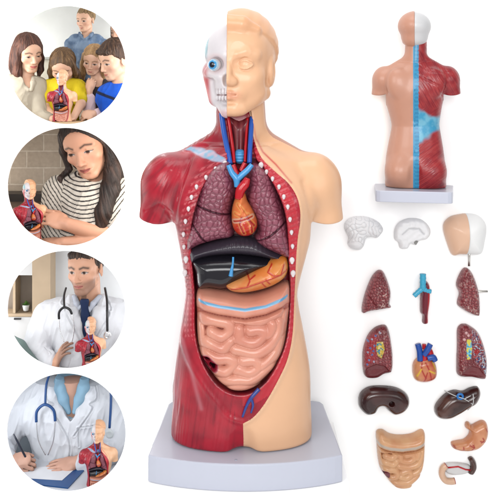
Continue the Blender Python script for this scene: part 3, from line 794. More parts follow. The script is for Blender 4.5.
COILS = [[(203, 322), (214, 321), (226, 323), (229, 331), (222, 337), (211, 334)], [(202, 345), (213, 346), (224, 349), (231, 343)], [(237, 320), (248, 321), (260, 321), (270, 318), (279, 314)],
    [(238, 332), (240, 341), (250, 344), (260, 341), (264, 334), (257, 330), (249, 332)], [(282, 325), (278, 338), (271, 348), (258, 353), (246, 354), (236, 352)], [(204, 357), (216, 359), (226, 359), (233, 365), (228, 372), (218, 373)],
    [(284, 342), (280, 355), (271, 362), (263, 366)], [(242, 364), (253, 361), (258, 368), (249, 374), (239, 372)], [(220, 384), (231, 383), (241, 383), (252, 382), (262, 376), (271, 370)], [(229, 392), (242, 392), (254, 390)], [(272, 327), (269, 336)], [(289, 318), (288, 330)], [(196, 330), (198, 340)]]
COILW = [catmull(Wl(p, 46), 4, False) for p in COILS]
_rim = {}
def RIMZ(a, b):
    V = _rim['V']; best = 40
    P = CX + (V[:, 0] - CX) * D / (D - V[:, 2]); R_ = CY + (V[:, 1] - CY) * D / (D - V[:, 2])
    m = (np.hypot(P - a, R_ - b) < 2.0) & (V[:, 2] > 0)
    return float(V[m, 2].max()) if m.any() else best
_bb = build_body
def build_body():
    r = _bb(); _rim['V'] = r[0]; return r
# ================================================================== stage, camera, light
ZW = -120.0; KW = (D - ZW) / D
def PW(px, py, z=ZW): return W(px, py, z)
def build_stage():
    def struct(o): o['kind'] = 'structure'; return o
    # white wall with four round openings
    holes = [(66.5, 65, 60), (66, 187, 60), (66, 310, 60), (66, 433, 60.5)]
    hw = [(PW(a, b)[0], PW(a, b)[1], r * KW * .985) for a, b, r in holes]
    xs0, xs1 = -900.0, 1400.0
    ys = [-900.0] + [(hw[i][1] + hw[i + 1][1]) / 2 for i in range(3)] + [1100.0]
    V = []; Q = []
    N = 96
    cxh = hw[0][0]; xL, xR = cxh - 72, cxh + 72
    # per opening: a square cell with a round hole, then big panels either side
    def add(vs):
        o = len(V); V.extend(vs); return o
    thick = 4.0
    ring = []
    for i, (hx, hy, hr) in enumerate(hw):
        y0 = ys[i] if i else hw[0][1] - 71.0
        y1 = ys[i + 1] if i < 3 else hw[3][1] + 71.0
        inn = []; out = []
        for k in range(N):
            a = 2 * math.pi * k / N; c, s = math.cos(a), math.sin(a)
            inn.append((hx + hr * c, hy + hr * s))
            tx = (xR - hx) / c if c > 1e-9 else ((xL - hx) / c if c < -1e-9 else 1e9)
            ty = (y1 - hy) / s if s > 1e-9 else ((y0 - hy) / s if s < -1e-9 else 1e9)
            t = min(tx, ty); out.append((hx + t * c, hy + t * s))
        # insert exact corners by snapping the nearest ring points
        for cx_, cy_ in ((xL, y0), (xR, y0), (xL, y1), (xR, y1)):
            j = min(range(N), key=lambda j: (out[j][0] - cx_) ** 2 + (out[j][1] - cy_) ** 2); out[j] = (cx_, cy_)
        o = add([(a, b, ZW) for a, b in inn] + [(a, b, ZW) for a, b in out] + [(a, b, ZW - thick) for a, b in inn])
        for k in range(N):
            k2 = (k + 1) % N
            Q.append((o + k, o + k2, o + N + k2, o + N + k)); Q.append((o + k, o + 2 * N + k, o + 2 * N + k2, o + k2))
    yt, yb = hw[0][1] - 71.0, hw[3][1] + 71.0
    for (a, b, c, d) in ((xs0, xL, ys[0], ys[-1]), (xR, xs1, ys[0], ys[-1]), (xL, xR, ys[0], yt), (xL, xR, yb, ys[-1])):
        o = add([(a, c, ZW), (b, c, ZW), (b, d, ZW), (a, d, ZW)]); Q.append((o, o + 1, o + 2, o + 3))
    white = mat('white_wall_paint', (.93, .93, .93), .9, vary=.004)
    struct(put('wall', (V, Q), white, smooth=False, centre=False))
    o = put('floor', ([(-900, 760, ZW), (1400, 760, ZW), (1400, 760, 900), (-900, 760, 900)], [(0, 1, 2, 3)]), white, smooth=False); struct(o)
    # white block added as a support under the large model
    pts = [(245.5 + 98 * (i / 20 * 2 - 1), 44 + 21 * (1 - (i / 20 * 2 - 1) ** 2) ** .9) for i in range(21)] + [(343.5, -98), (147.5, -98)]
    n = len(pts)
    V = [(a, 462.6, b) for a, b in pts] + [(a, 759.5, b) for a, b in pts]
    Q = [tuple(range(n)), tuple(range(n, 2 * n))[::-1]] + [(i, n + i, n + (i + 1) % n, (i + 1) % n) for i in range(n)]
    tag(put('added_plinth', (V, Q), white, smooth=False), 'plain white block added as a support under the large torso model', 'added_plinth')
    return hw
def area(name, p, target, size, power, color=(1, 1, 1), size_y=None, spread=180):
    l = bpy.data.lights.new(name, 'AREA'); l.size = size * S; l.energy = power; l.color = color
    if size_y: l.shape = 'RECTANGLE'; l.size_y = size_y * S
    l.spread = math.radians(spread)
    o = bpy.data.objects.new(name, l); COL.objects.link(o)
    from mathutils import Vector
    a = Vector(toP(*p)); b = Vector(toP(*target)); o.location = a
    o.rotation_euler = (b - a).to_track_quat('-Z', 'Y').to_euler(); return o
def build_camera():
    cam = bpy.data.cameras.new('camera'); o = bpy.data.objects.new('camera', cam); COL.objects.link(o)
    o.location = toP(CX, CY, D); o.rotation_euler = (math.radians(90), 0, 0)
    cam.sensor_width = 36; cam.lens = 36 * D / 500
    cam.shift_x = 0; cam.shift_y = -(250 - CY) / 500
    cam.clip_start = .01; cam.clip_end = 20
    SC.camera = o
def build_light():
    w = bpy.data.worlds.new('World'); SC.world = w; w.use_nodes = True
    w.node_tree.nodes['Background'].inputs['Color'].default_value = (1, 1, 1, 1)
    w.node_tree.nodes['Background'].inputs['Strength'].default_value = .40
    area('key_softbox', (-250, -150, 800), (240, 240, 0), 420, 3.2, (1, .99, .97))
    area('fill_softbox', (820, 0, 700), (240, 250, 0), 420, 1.0, (1, .99, .97))
    area('front_softbox', (250, -60, 1300), (250, 250, -100), 520, 7.6, (1, 1, 1))
    area('top_softbox', (260, -520, 160), (245, 250, -20), 420, 1.7, (1, 1, 1))
    v = SC.view_settings; v.view_transform = 'Standard'; v.look = 'None'; v.exposure = .42; v.gamma = 1

# ================================================================== the loose pieces on the wall
def r1(*p): return [(335 + a / 3.03, 205 + b / 3.03) for a, b in p]
def r2(*p): return [(350 + a / 3.333, 260 + b / 3.333) for a, b in p]
def r3(*p): return [(350 + a / 3.333, 380 + b / 3.333) for a, b in p]
def onw(pts, z=-108): return [W(a, b, z)[:2] for a, b in pts]
def slab(out, h, w, step=.5, relief=None, zoff=0, back=.35):
    return pillow(onw(out), ZW + back * h + .7 + zoff, h, w, step, relief, back)
def build_rear():
    R = TORSO
    zc = -83.0; k = (D - zc) / D; sc = 79.3 * k / 185
    p = PW(413.5, 198.5, zc)
    root = empty('anatomical_torso_model', (p[0], p[1], zc), 'small torso model seen from behind with blue spine stripe', 'anatomy model')
    for ch in R.children:
        if ch.name.split('.')[0] in ('base', 'muscle_half', 'skin_half'):
            c = ch.copy(); COL.objects.link(c); c.parent = root
    tmp = Head((243.5, 70, -14), frame(), 3.9)
    old = set(R.children); build_head(R, tmp, 243.5, .9, True)
    for o in set(R.children) - old:
        o.parent = root
        if o.name.startswith('eyeball'): bpy.data.objects.remove(o)
    root.rotation_euler = (0, 0, math.pi - math.radians(11.5)); root.scale = (sc,) * 3
    return root
def build_pieces():
    lungm = MATS['lung_plastic']; gloss = MATS['organ_gloss']
    pale = mat('brain_plastic', None, .5, .12, 900, .1, vary=.04)
    steel = mat('steel_rod', (.55, .53, .5), .3, metal=1.0)
    skinm = SKINM()
    # brain halves
    br = r1((30, 75), (33, 55), (52, 40), (82, 36), (112, 42), (136, 56), (148, 75), (141, 90), (128, 102), (110, 99), (96, 104), (89, 125), (76, 138), (52, 135), (40, 120), (43, 100))
    T2 = turing(256, 18, 3, 3)
    def gy(x, y, d): return 1.5 * np.sqrt(np.abs(samp(T2, x * 2.4, y * 2.4))) * (np.hypot(x - PW(354, 246)[0], y - PW(354, 246)[1]) > 9)
    V, Q = slab(br, 13, 9, .45, gy)
    q = np.sqrt(np.abs(samp(T2, V[:, 0] * 2.4, V[:, 1] * 2.4))) + 1.0 * (np.hypot(V[:, 0] - PW(354, 246)[0], V[:, 1] - PW(354, 246)[1]) < 9)
    c = lerp(alb(200, 200, 204, .72), alb(232, 232, 234, .78), sstep(.05, .45, q))
    tag(put('brain', (V, Q), pale, None, c), 'pale grey brain half with folded outer surface beside the smooth one', 'brain piece')
    b2 = r1((183, 105), (185, 75), (200, 54), (230, 43), (265, 47), (289, 68), (293, 90), (281, 107), (260, 112), (248, 126), (233, 120), (223, 135), (201, 135), (195, 117))
    cav = r1((205, 90), (225, 72), (255, 72), (270, 88)); cv = onw(cav); pit = onw(r1((248, 116)))[0]
    def gi(x, y, d): return -1.1 * np.exp(-(d_line(x, y, cv) / 1.1) ** 2) - 4 * np.exp(-((np.hypot(x - pit[0], y - pit[1])) / 2.6) ** 4) + .35 * samp(T2, x * 3, y * 3)
    V, Q = slab(b2, 8, 5, .45, gi)
    c = np.broadcast_to(alb(232, 232, 234, .78), V.shape).copy()
    c = lerp(c, alb(150, 150, 146), sstep(3.2, 2, np.hypot(V[:, 0] - pit[0], V[:, 1] - pit[1])) * .9)
    c = lerp(c, alb(196, 196, 200), np.exp(-(d_line(V[:, 0], V[:, 1], cv) / .9) ** 2) * .6)
    tag(put('brain', (V, Q), pale, None, c), 'white brain half with its smooth inner side out and a small grey pit below', 'brain piece')
    # scalp cap
    e = PW(467, 256); root = empty('scalp_cap', (e[0], e[1], ZW + 8), 'back of head cap, half skin and half white, on a short metal rod', 'head piece')
    V, Q = slab(r1((331, 76), (336, 52), (356, 36), (380, 30), (405, 27), (435, 32), (455, 48), (463, 72), (458, 110), (446, 150), (407, 152), (380, 152), (358, 154), (344, 122)), 20, 24, .5, None, 0, .2)
    V = smoothmesh(V, Q, 14, .6)
    x0 = PW(408 / 3.03 + 335, 0, -95)[0]; gx = lambda v: v[:, 0] - x0
    V = snap(V, gx, .5, 1.0); rt = gx(V[Q].mean(1)) > 0
    v, q = sub_faces(V, Q, ~rt); v = v + np.where(v[:, 2:] > ZW + 5, [0, 0, 1.6], 0); put('skin_shell', (v, q), skinm, root, np.broadcast_to(alb(244, 200, 170), v.shape))
    v, q = sub_faces(V, Q, rt); put('skull_shell', (v, q), pale, root, np.broadcast_to(alb(232, 232, 232, .78), v.shape))
    a = PW(467.3, 244); b = PW(467.3, 264.5)
    put('rod', tube([(a[0], a[1], ZW + 8), (b[0], b[1], ZW + 8)], 1.4, 12), steel, root)
    # lungs
    def lungcol(V, spk=.5, sz=4.2, sd=2):
        b = cells2(V[:, 0], V[:, 1], sz, sd)
        c = lerp(alb(126, 46, 54), alb(160, 76, 80), sstep(.05, .5, b))
        return lerp(c, alb(108, 36, 44), np.clip(.2 + fbm(V, .08, 4), 0, 1) * .6), b
    def cob(sz, sd, fis=()):
        def f(x, y, d):
            r = 1.0 * np.minimum(1, cells2(x, y, sz, sd) * 2.4)
            for p in fis: r = r - 1.6 * np.exp(-(d_line(x, y, p) / .8) ** 2)
            return r
        return f
    def paint_glints(V, c, poly, dens, seed):     # highlights on the cobbles, put into the colour as pale flecks
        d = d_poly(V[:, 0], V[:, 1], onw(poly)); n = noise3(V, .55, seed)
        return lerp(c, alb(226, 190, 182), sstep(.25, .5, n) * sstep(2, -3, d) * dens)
    L4 = r2((44, 180), (42, 160), (54, 110), (74, 62), (94, 39), (110, 39), (122, 58), (135, 95), (138, 120), (134, 148), (138, 161), (104, 168), (70, 173))
    V, Q = slab(L4, 13, 9, .45, cob(3.6, 2, [onw(r2((60, 115), (85, 150), (100, 168)))]))
    c, b = lungcol(V, sz=3.6); c = paint_glints(V, c, r2((95, 75), (128, 85), (135, 120), (128, 155), (95, 160), (88, 110)), .8, 3)
    tag(put('lung', (V, Q), lungm, None, c), 'lung piece with pale painted highlights along its right side, beside the blue windpipe', 'lung piece')
    L6 = r2((385, 30), (400, 33), (415, 55), (430, 100), (436, 150), (432, 188), (400, 180), (365, 158), (362, 140), (368, 115), (358, 85), (370, 50))
    e = PW(470, 316); root = empty('lung', (e[0], e[1], ZW + 6), 'slim lung piece with a metal peg sticking out of its right edge', 'lung piece')
    V, Q = slab(L6, 13, 8, .45, cob(3.6, 9)); c, b = lungcol(V, sz=3.6, sd=9); c = paint_glints(V, c, r2((368, 150), (395, 140), (428, 175), (425, 186)), .9, 5); c = paint_glints(V, c, L6, .35, 6)
    put('lobe', (V, Q), lungm, root, c)
    a = PW(471, 290); b_ = PW(486, 290); put('peg', tube([(a[0], a[1], ZW + 6), (b_[0], b_[1], ZW + 6)], 1.3, 12), steel, root)
    # inner sides
    L7 = r2((95, 226), (120, 222), (132, 240), (140, 280), (145, 330), (141, 375), (115, 385), (90, 398), (55, 395), (45, 365), (45, 310), (58, 265), (75, 240))
    arc = onw(r2((44, 375), (58, 352), (85, 341), (115, 347), (140, 376)))
    hil = onw(r2((88, 272), (108, 270), (114, 295), (104, 325), (92, 318), (86, 295)))
    rs = np.random.RandomState(4)
    dots = [onw(r2((a, b)))[0] for a, b in ((60, 270), (72, 262), (66, 290), (80, 282), (58, 305), (72, 312), (62, 330), (78, 335), (84, 250), (56, 345), (98, 240), (76, 300))]
    def f7(x, y, d):
        r = .8 * np.minimum(1, cells2(x, y, 3.6, 12) * 2.4)
        da = d_line(x, y, arc)
        below = y > np.interp(x, [p[0] for p in arc], [p[1] for p in arc])
        r = np.where(below, .2, r) + 1.4 * np.exp(-(da / 1.0) ** 2) - 2.2 * below * np.minimum(1, da / 6)
        return r - 1.2 * np.exp(-(np.minimum(d_poly(x, y, hil), 3) / 1.6) ** 2)
    V, Q = slab(L7, 11, 7, .45, f7); c, b = lungcol(V, sz=3.6, sd=12)
    below = V[:, 1] > np.interp(V[:, 0], [p[0] for p in arc], [p[1] for p in arc])
    c = lerp(c, alb(112, 30, 38), below * .8)
    lft = sstep(3, -2, d_poly(V[:, 0], V[:, 1], onw(r2((50, 270), (80, 245), (92, 270), (85, 330), (50, 350))))); c = lerp(c, alb(176, 44, 54), lft * .75)
    for i, p in enumerate(dots):
        c = lerp(c, [alb(110, 130, 180), alb(170, 170, 190), alb(96, 110, 170)][i % 3], sstep(1.5, .9, np.hypot(V[:, 0] - p[0], V[:, 1] - p[1])))
    n = noise3(V, .5, 8); dh = d_poly(V[:, 0], V[:, 1], hil)
    hc = np.where((n > .25)[:, None], alb(70, 150, 170), np.where((n < -.25)[:, None], alb(240, 225, 150), alb(222, 190, 70)))
    c = lerp(c, hc, sstep(.6, -.4, dh))
    c = paint_glints(V, c, r2((105, 235), (125, 235), (135, 330), (120, 340), (112, 260)), .3, 3)
    tag(put('lung', (V, Q), lungm, None, c), 'inner side of a lung with yellow patch and small blue dots', 'lung piece')
    L9 = r2((385, 218), (400, 222), (430, 245), (450, 290), (460, 340), (458, 385), (450, 402), (410, 395), (365, 390), (360, 350), (362, 290), (362, 240), (372, 222))
    arc9 = onw(r2((362, 388), (378, 362), (402, 347), (430, 355), (456, 392))); hil9 = onw(r2((387, 262), (400, 262), (403, 290), (400, 325), (388, 328), (385, 295)))
    def f9(x, y, d):
        da = d_line(x, y, arc9); below = y > np.interp(x, [p[0] for p in arc9], [p[1] for p in arc9])
        return np.where(below, .2, .8 * np.minimum(1, cells2(x, y, 3.2, 22) * 2.4)) + 1.2 * np.exp(-(da / 1.0) ** 2) - 2 * below * np.minimum(1, da / 6)
    V, Q = slab(L9, 11, 7, .45, f9); c, b = lungcol(V, sz=3.2, sd=22)
    below = V[:, 1] > np.interp(V[:, 0], [p[0] for p in arc9], [p[1] for p in arc9])
    vz = sstep(2, -2, d_poly(V[:, 0], V[:, 1], onw(r2((404, 235), (428, 246), (447, 290), (458, 345), (455, 385), (430, 350), (412, 330), (405, 290)))))
    n1 = noise3(V, .32, 14); n2 = noise3(V, .36, 17)
    c = lerp(c, alb(34, 52, 110), vz * sstep(.16, .06, np.abs(n1))); c = lerp(c, alb(200, 214, 226), vz * sstep(.12, .05, np.abs(n2))); c = lerp(c, alb(190, 40, 50), vz * sstep(.35, .5, n1 * n2 * 3))
    n = noise3(V, .5, 8); dh = d_poly(V[:, 0], V[:, 1], hil9)
    c = lerp(c, np.where((n > .2)[:, None], alb(236, 220, 90), np.where((n < -.3)[:, None], alb(60, 150, 190), alb(120, 205, 226))), sstep(.6, -.3, dh))
    for p, rr in ((onw(r2((419, 302)))[0], 3.4), (onw(r2((408, 330)))[0], 3.0)):
        c = lerp(c, alb(170, 26, 34) if rr > 3.2 else alb(120, 30, 40), sstep(rr, rr - .8, np.hypot(V[:, 0] - p[0], V[:, 1] - p[1])))
    for a_, b_ in ((385, 240), (378, 262), (392, 248)):
        p = onw(r2((a_, b_)))[0]; c = lerp(c, alb(226, 180, 180), sstep(2.0, 1.0, np.hypot(V[:, 0] - p[0], V[:, 1] - p[1])))
    c = lerp(c, alb(118, 34, 42), below * .6); c = paint_glints(V, c, r2((364, 250), (382, 300), (380, 380), (364, 386)), .5, 9)
    tag(put('lung', (V, Q), lungm, None, c), 'inner side of a lung with a net of dark blue vessels', 'lung piece')
    # windpipe and gullet
    e = PW(426, 325); root = empty('windpipe_piece', (e[0], e[1], ZW + 6), 'light blue forked windpipe in front of a red blood vessel', 'airway piece')
    lb = mat('windpipe_light_blue', alb(70, 184, 222), .3, .08, 700, .4)
    def tb(pts, r, z, m, name, par):
        P = catmull([(*PW(a, b, ZW + z)[:2], ZW + z) for a, b in pts], 6, False)
        rr = np.interp(np.linspace(0, 1, len(P)), np.linspace(0, 1, len(r)), r) if not np.isscalar(r) else r
        rr = rr + .25 * np.sin(np.arange(len(P)) * 2.1) if m is lb else rr
        return put(name, tube(P, rr, 12), m, par)
    V, Q = slab(r2((250, 78), (262, 77), (270, 95), (270, 140), (264, 185), (263, 214), (246, 216), (246, 190), (238, 175), (240, 120)), 9, 4, .45)
    c = lerp(alb(196, 24, 34), alb(120, 36, 52), sstep(1, -1, V[:, 0] - PW(425.5, 300)[0] + (V[:, 1] - PW(425, 300)[1]) * .05))
    put('blood_vessel', (V, Q), gloss, root, c)
    tb(r2((243, 46), (243, 70), (243, 96)), 3.6, 11, lb, 'windpipe', root)
    tb(r2((243, 94), (228, 106), (213, 120)), [3.2, 2.8, 2.8], 11, lb, 'bronchus', root); tb(r2((243, 94), (257, 102), (270, 105)), [3.2, 2.8, 2.5], 11, lb, 'bronchus', root)
    # heart
    e = PW(425, 383); root = empty('heart', (e[0], e[1], ZW + 6), 'loose orange heart with blue and red vessels on top', 'heart piece')
    V, Q = slab(r2((214, 350), (230, 331), (265, 326), (288, 350), (293, 385), (281, 404), (250, 412), (221, 405), (212, 380)), 12, 9, .45)
    n = fbm(V, .12, 3); c = lerp(alb(222, 150, 104), alb(204, 72, 52), np.clip((V[:, 0] - PW(414, 0)[0]) / 30 + .4 * n, 0, 1))
    vs = [onw(r2(*p)) for p in (((240, 330), (235, 360), (250, 390)), ((235, 360), (222, 385)), ((250, 340), (262, 365), (270, 400)), ((262, 365), (282, 375)), ((255, 372), (245, 405)), ((275, 340), (284, 362)))]
    for i, p in enumerate(vs): c = lerp(c, alb(176, 20, 26) if i % 2 == 0 else alb(240, 200, 60), np.exp(-(d_line(V[:, 0], V[:, 1], p) / .8) ** 2))
    put('muscle', (V, Q), gloss, root, c)
    rv = MATS['artery_red']; bv = mat('vein_royal_blue', alb(34, 84, 176), .3, coat=.4)
    tb(r2((247, 340), (250, 315), (262, 303), (270, 318)), [3.8, 4.4, 4.2, 3.6], 10, rv, 'artery', root)
    tb(r2((226, 280), (232, 305), (234, 335)), [3.4, 3.4, 3.6], 11, bv, 'vein', root); tb(r2((268, 280), (258, 300), (246, 318)), [3.2, 3.4, 3.0], 13, bv, 'vein', root)
    tb(r2((258, 328), (276, 324), (284, 336)), [3.4, 3.6, 3.2], 13, bv, 'vein', root); tb(r2((247, 280), (247, 296)), 2.2, 9, rv, 'artery', root)
    # dark organs
    dark = mat('dark_organ_plastic', None, .22, .05, 500, .6, vary=.1)
    V, Q = slab(r3((30, 85), (36, 50), (65, 29), (110, 25), (160, 32), (194, 55), (200, 85), (182, 110), (152, 120), (131, 108), (115, 93), (99, 95), (86, 114), (60, 120), (40, 106)), 13, 9, .5,
                lambda x, y, d: -7 * np.exp(-(np.hypot(x - PW(391, 402.5, -108)[0], y - PW(391, 402.5, -108)[1]) / 2.6) ** 4))
    c = lerp(alb(52, 22, 22), alb(78, 42, 40), np.clip(.5 + fbm(V, .06, 2), 0, 1))
    tag(put('spleen', (V, Q), dark, None, c), 'dark brown bean shaped organ with a peg hole in the middle', 'organ piece')
    e = PW(459, 421); root = empty('liver', (e[0], e[1], ZW + 6), 'dark brown liver with a blue ring and fine white lines', 'organ piece')
    V, Q = slab(r3((285, 112), (290, 85), (320, 52), (350, 39), (380, 42), (405, 31), (430, 28), (438, 50), (425, 80), (400, 96), (370, 115), (335, 132), (300, 131)), 14, 10, .5)
    c = lerp(alb(58, 30, 28), alb(98, 66, 58), np.clip(.4 + fbm(V, .06, 5), 0, 1))
    put('lobe', (V, Q), dark, root, c)
    def onfront(p, V_, add=.5):
        m = np.hypot(V_[:, 0] - p[0], V_[:, 1] - p[1]) < 1.5
        return V_[m, 2].max() + add if m.any() else ZW + 8
    for pl in (((318, 40), (345, 47), (376, 56), (405, 74)), ((406, 40), (404, 70), (396, 104)), ((376, 56), (398, 46))):
        P = [(*p, onfront(p, V, .1)) for p in onw(r3(*pl))]
        put('line', tube(catmull(P, 5, False), .55, 6), mat('white_line', alb(210, 210, 210), .4), root)
    p = onw(r3((363, 49)))[0]; t = np.linspace(0, 2 * math.pi, 25)
    zz = onfront(p, V, .3)
    put('ring', tube([(p[0] + 3.0 * math.cos(a), p[1] + 2.8 * math.sin(a), zz) for a in t], 1.4, 8), mat('ring_blue', alb(30, 120, 200), .3, coat=.4), root)
    # intestine
    IN = r3((90, 180), (110, 172), (135, 186), (170, 191), (210, 186), (240, 172), (252, 181), (252, 210), (250, 260), (242, 300), (230, 328), (212, 350), (190, 360), (162, 360), (140, 350), (120, 326), (103, 300), (95, 260), (92, 220))
    col = onw(r3((90, 200), (130, 212), (170, 216), (215, 210), (253, 195))); hole = onw(r3((118, 308)))[0]
    small = [catmull(onw([(377 + (a - 196) * .535, 440 + (b - 308) * .54) for a, b in p]), 4, False) for p in COILS]
    def dm(x, y):
        u = (y - np.interp(x, [q[0] for q in col], [q[1] for q in col])) / 6.4
        r = np.zeros(np.shape(x))
        for p in small: r = np.maximum(r, 4.6 * np.sqrt(np.clip(1 - (d_line(x, y, p) / 4.2) ** 2, 0, 1)))
        cl = 4 * np.sqrt(np.maximum(0, 1 - u * u))
        return np.where(u < 0, np.maximum(cl, 2), np.where(u < 1, cl, r * np.clip((u - 1) / .3, 0, 1)))
    V, Q = slab(IN, 12, 8, .45, lambda x, y, d: dm(x, y) - 5 * np.exp(-(np.hypot((x - hole[0]) * 1.1, y - hole[1]) / 4) ** 4))
    c = lerp(alb(232, 178, 132), alb(222, 160, 116), np.clip(.5 + fbm(V, .08, 5), 0, 1)); c = lerp(c, alb(176, 108, 70), sstep(2.0, .2, dm(V[:, 0], V[:, 1])) * .85)  # shade in the folds painted in as a darker tan
    c = lerp(c, alb(200, 186, 172), sstep(2.4, 1.2, np.abs(V[:, 1] - 2.5 - np.interp(V[:, 0], [q[0] for q in col], [q[1] for q in col]))) * .9)
    c = lerp(c, alb(140, 24, 44), sstep(5.2, 4.2, np.hypot((V[:, 0] - hole[0]) * 1.15, V[:, 1] - hole[1])))
    c = lerp(c, alb(60, 12, 22), sstep(.2, .5, noise3(V, .4, 2)) * (np.hypot((V[:, 0] - hole[0]) * 1.15, V[:, 1] - hole[1]) < 4.2))
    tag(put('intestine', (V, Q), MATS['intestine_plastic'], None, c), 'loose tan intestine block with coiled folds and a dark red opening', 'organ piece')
    # stomach
    ST = r3((390, 150), (400, 147), (411, 157), (425, 150), (445, 142), (460, 150), (465, 180), (456, 210), (432, 234), (400, 242), (370, 241), (346, 233), (342, 216), (360, 210), (385, 205), (400, 190), (402, 175), (389, 165))
    vs = [onw(r3(*p)) for p in (((365, 238), (378, 232), (376, 222)), ((398, 215), (412, 222), (405, 232)), ((408, 212), (412, 222)), ((435, 205), (445, 198), (440, 190)), ((432, 200), (450, 205)), ((452, 160), (458, 172)))]
    V, Q = slab(ST, 11, 7, .45, lambda x, y, d: np.max([.5 * np.exp(-(d_line(x, y, p) / .7) ** 2) for p in vs], 0))
    c = lerp(alb(228, 160, 118), alb(212, 138, 96), np.clip(.5 + fbm(V, .09, 5), 0, 1))
    dv = np.min([d_line(V[:, 0], V[:, 1], p) for p in vs], 0); c = lerp(c, alb(170, 40, 36), np.exp(-(dv / .75) ** 2))
    p = onw(r3((347, 223)))[0]; c = lerp(c, alb(160, 60, 60), sstep(2.6, 1.4, np.hypot(V[:, 0] - p[0], V[:, 1] - p[1])) * .6)
    tag(put('stomach', (V, Q), gloss, None, c), 'loose tan stomach with thin red vessels', 'organ piece')
    # duodenum, pancreas, spleen on one plate
    e = PW(459, 485); root = empty('duodenum_piece', (e[0], e[1], ZW + 5), 'small plate with tan duodenum, white pancreas sheet and dark kidney', 'organ piece')
    V, Q = slab(r3((322, 292), (350, 286), (400, 293), (408, 310), (392, 325), (352, 329), (325, 318)), 4, 4, .45)
    put('pancreas_sheet', (V, Q), pale, root, np.broadcast_to(alb(228, 226, 226), V.shape))
    du = mat('duodenum_tan', None, .3, .06, 700, .4)
    P = catmull([(*PW(a, b, ZW + 6)[:2], ZW + 6) for a, b in r3((322, 284), (309, 296), (307, 316), (318, 334), (336, 338), (350, 336))], 6, False)
    tv = tube(P, 3.7, 14); tt = np.repeat(np.linspace(0, 1, len(P)), 14)
    c = lerp(alb(232, 190, 160), alb(170, 60, 56), np.maximum(sstep(.06, 0, tt), sstep(.93, .98, tt)))
    put('duodenum', tv, du, root, c)
    V, Q = slab(r3((399, 272), (412, 266), (425, 280), (428, 303), (416, 324), (402, 323), (399, 313), (408, 300), (405, 285)), 7, 4, .45)
    put('kidney', (V, Q), dark, root, np.broadcast_to(alb(88, 62, 58), V.shape))
    put('vessel', tube([(*PW(a, b, ZW + 6)[:2], ZW + 6.5) for a, b in r3((324, 292), (360, 288), (385, 298), (402, 300))], .9, 8), MATS['artery_red'], root)
# ================================================================== people in the four round niches
def kz(z): return (D - z) / D
def on_plane(px, py, Y):
    k = (Y - CY) / (py - CY); return (CX + (px - CX) * k, Y, D - D * k)
SKINP = lambda: mat('human_skin', None, .50, .05, 1500, .05, vary=.03)
HAIRM = lambda: mat('hair_strands', None, .55, .6, 1600, 0, vary=.75, vscale=1300, stretch=(1, 1, .07))
CLOTH = lambda: mat('cloth_weave', None, .85, .25, 2200, vary=.06)
def paint_face(L, c, skin, lip, brow, iris=(60, 40, 30), down=0.0, stubble=0.0, blush=.35, browk=1.0, es=1.0, ls=1.0):
    x, y, z = L.T; f = z > 2.5
    ax = np.abs(x)
    c = lerp(c, alb(226, 138, 118), np.exp(-((ax - 4.0) / 1.8) ** 2 - ((y + 3.4) / 1.6) ** 2) * blush * f)
    c = lerp(c, alb(222, 150, 126), np.exp(-(ax / 1.3) ** 2 - ((y + 4.0) / 1.0) ** 2) * .3 * f)
    if stubble: c = lerp(c, alb(112, 84, 74), stubble * f * sstep(-3.9, -6.4, y - .22 * ax) * (1 - np.exp(-(x / 2.0) ** 2 - ((y + 6.8) / .9) ** 2)) * sstep(8, 6, ax))
    c = lerp(c, lip, sstep(1.15, .85, np.hypot(x / (2.3 * ls), (y + 6.72 - .07 * x * x) / (.8 * ls))) * f)
    c = lerp(c, np.array(lip) * .35, np.exp(-((y + 6.68 - .07 * x * x) / .13) ** 2) * (ax < 2.2 * ls) * f)
    c = lerp(c, np.array(skin) * .35, np.exp(-((ax - .95) / .38) ** 2 - ((y + 4.62) / .22) ** 2) * f)
    db = d_line(ax, y, [(1.5, 1.75), (3.0, 2.35), (4.9, 1.75)])
    c = lerp(c, brow, np.exp(-(db / (.42 * browk)) ** 2) * .9 * f)
    ee = np.hypot((ax - 3.2) / (1.4 * es), (y + .3 + .25 * down) / ((.66 - .3 * down) * es))
    c = lerp(c, alb(222, 214, 208), sstep(1.1, .85, ee) * f)
    c = lerp(c, alb(*iris), sstep(.76 * es, .58 * es, np.hypot(ax - 3.2 + .1 * np.sign(x), y + .28 + .3 * down)) * sstep(1.15, 1.0, ee) * f)
    up = d_line(ax, y, [(1.95, -.35 - .2 * down), (2.6, .2 - .5 * down), (3.4, .3 - .55 * down), (4.2, .0 - .4 * down), (4.65, -.3 - .2 * down)])
    c = lerp(c, alb(40, 26, 22), np.exp(-(up / .2) ** 2) * .95 * f)
    lo = d_line(ax, y, [(2.2, -.7), (3.2, -.95), (4.3, -.6)])
    c = lerp(c, np.array(skin) * .6, np.exp(-(lo / .15) ** 2) * .6 * f)
    return c
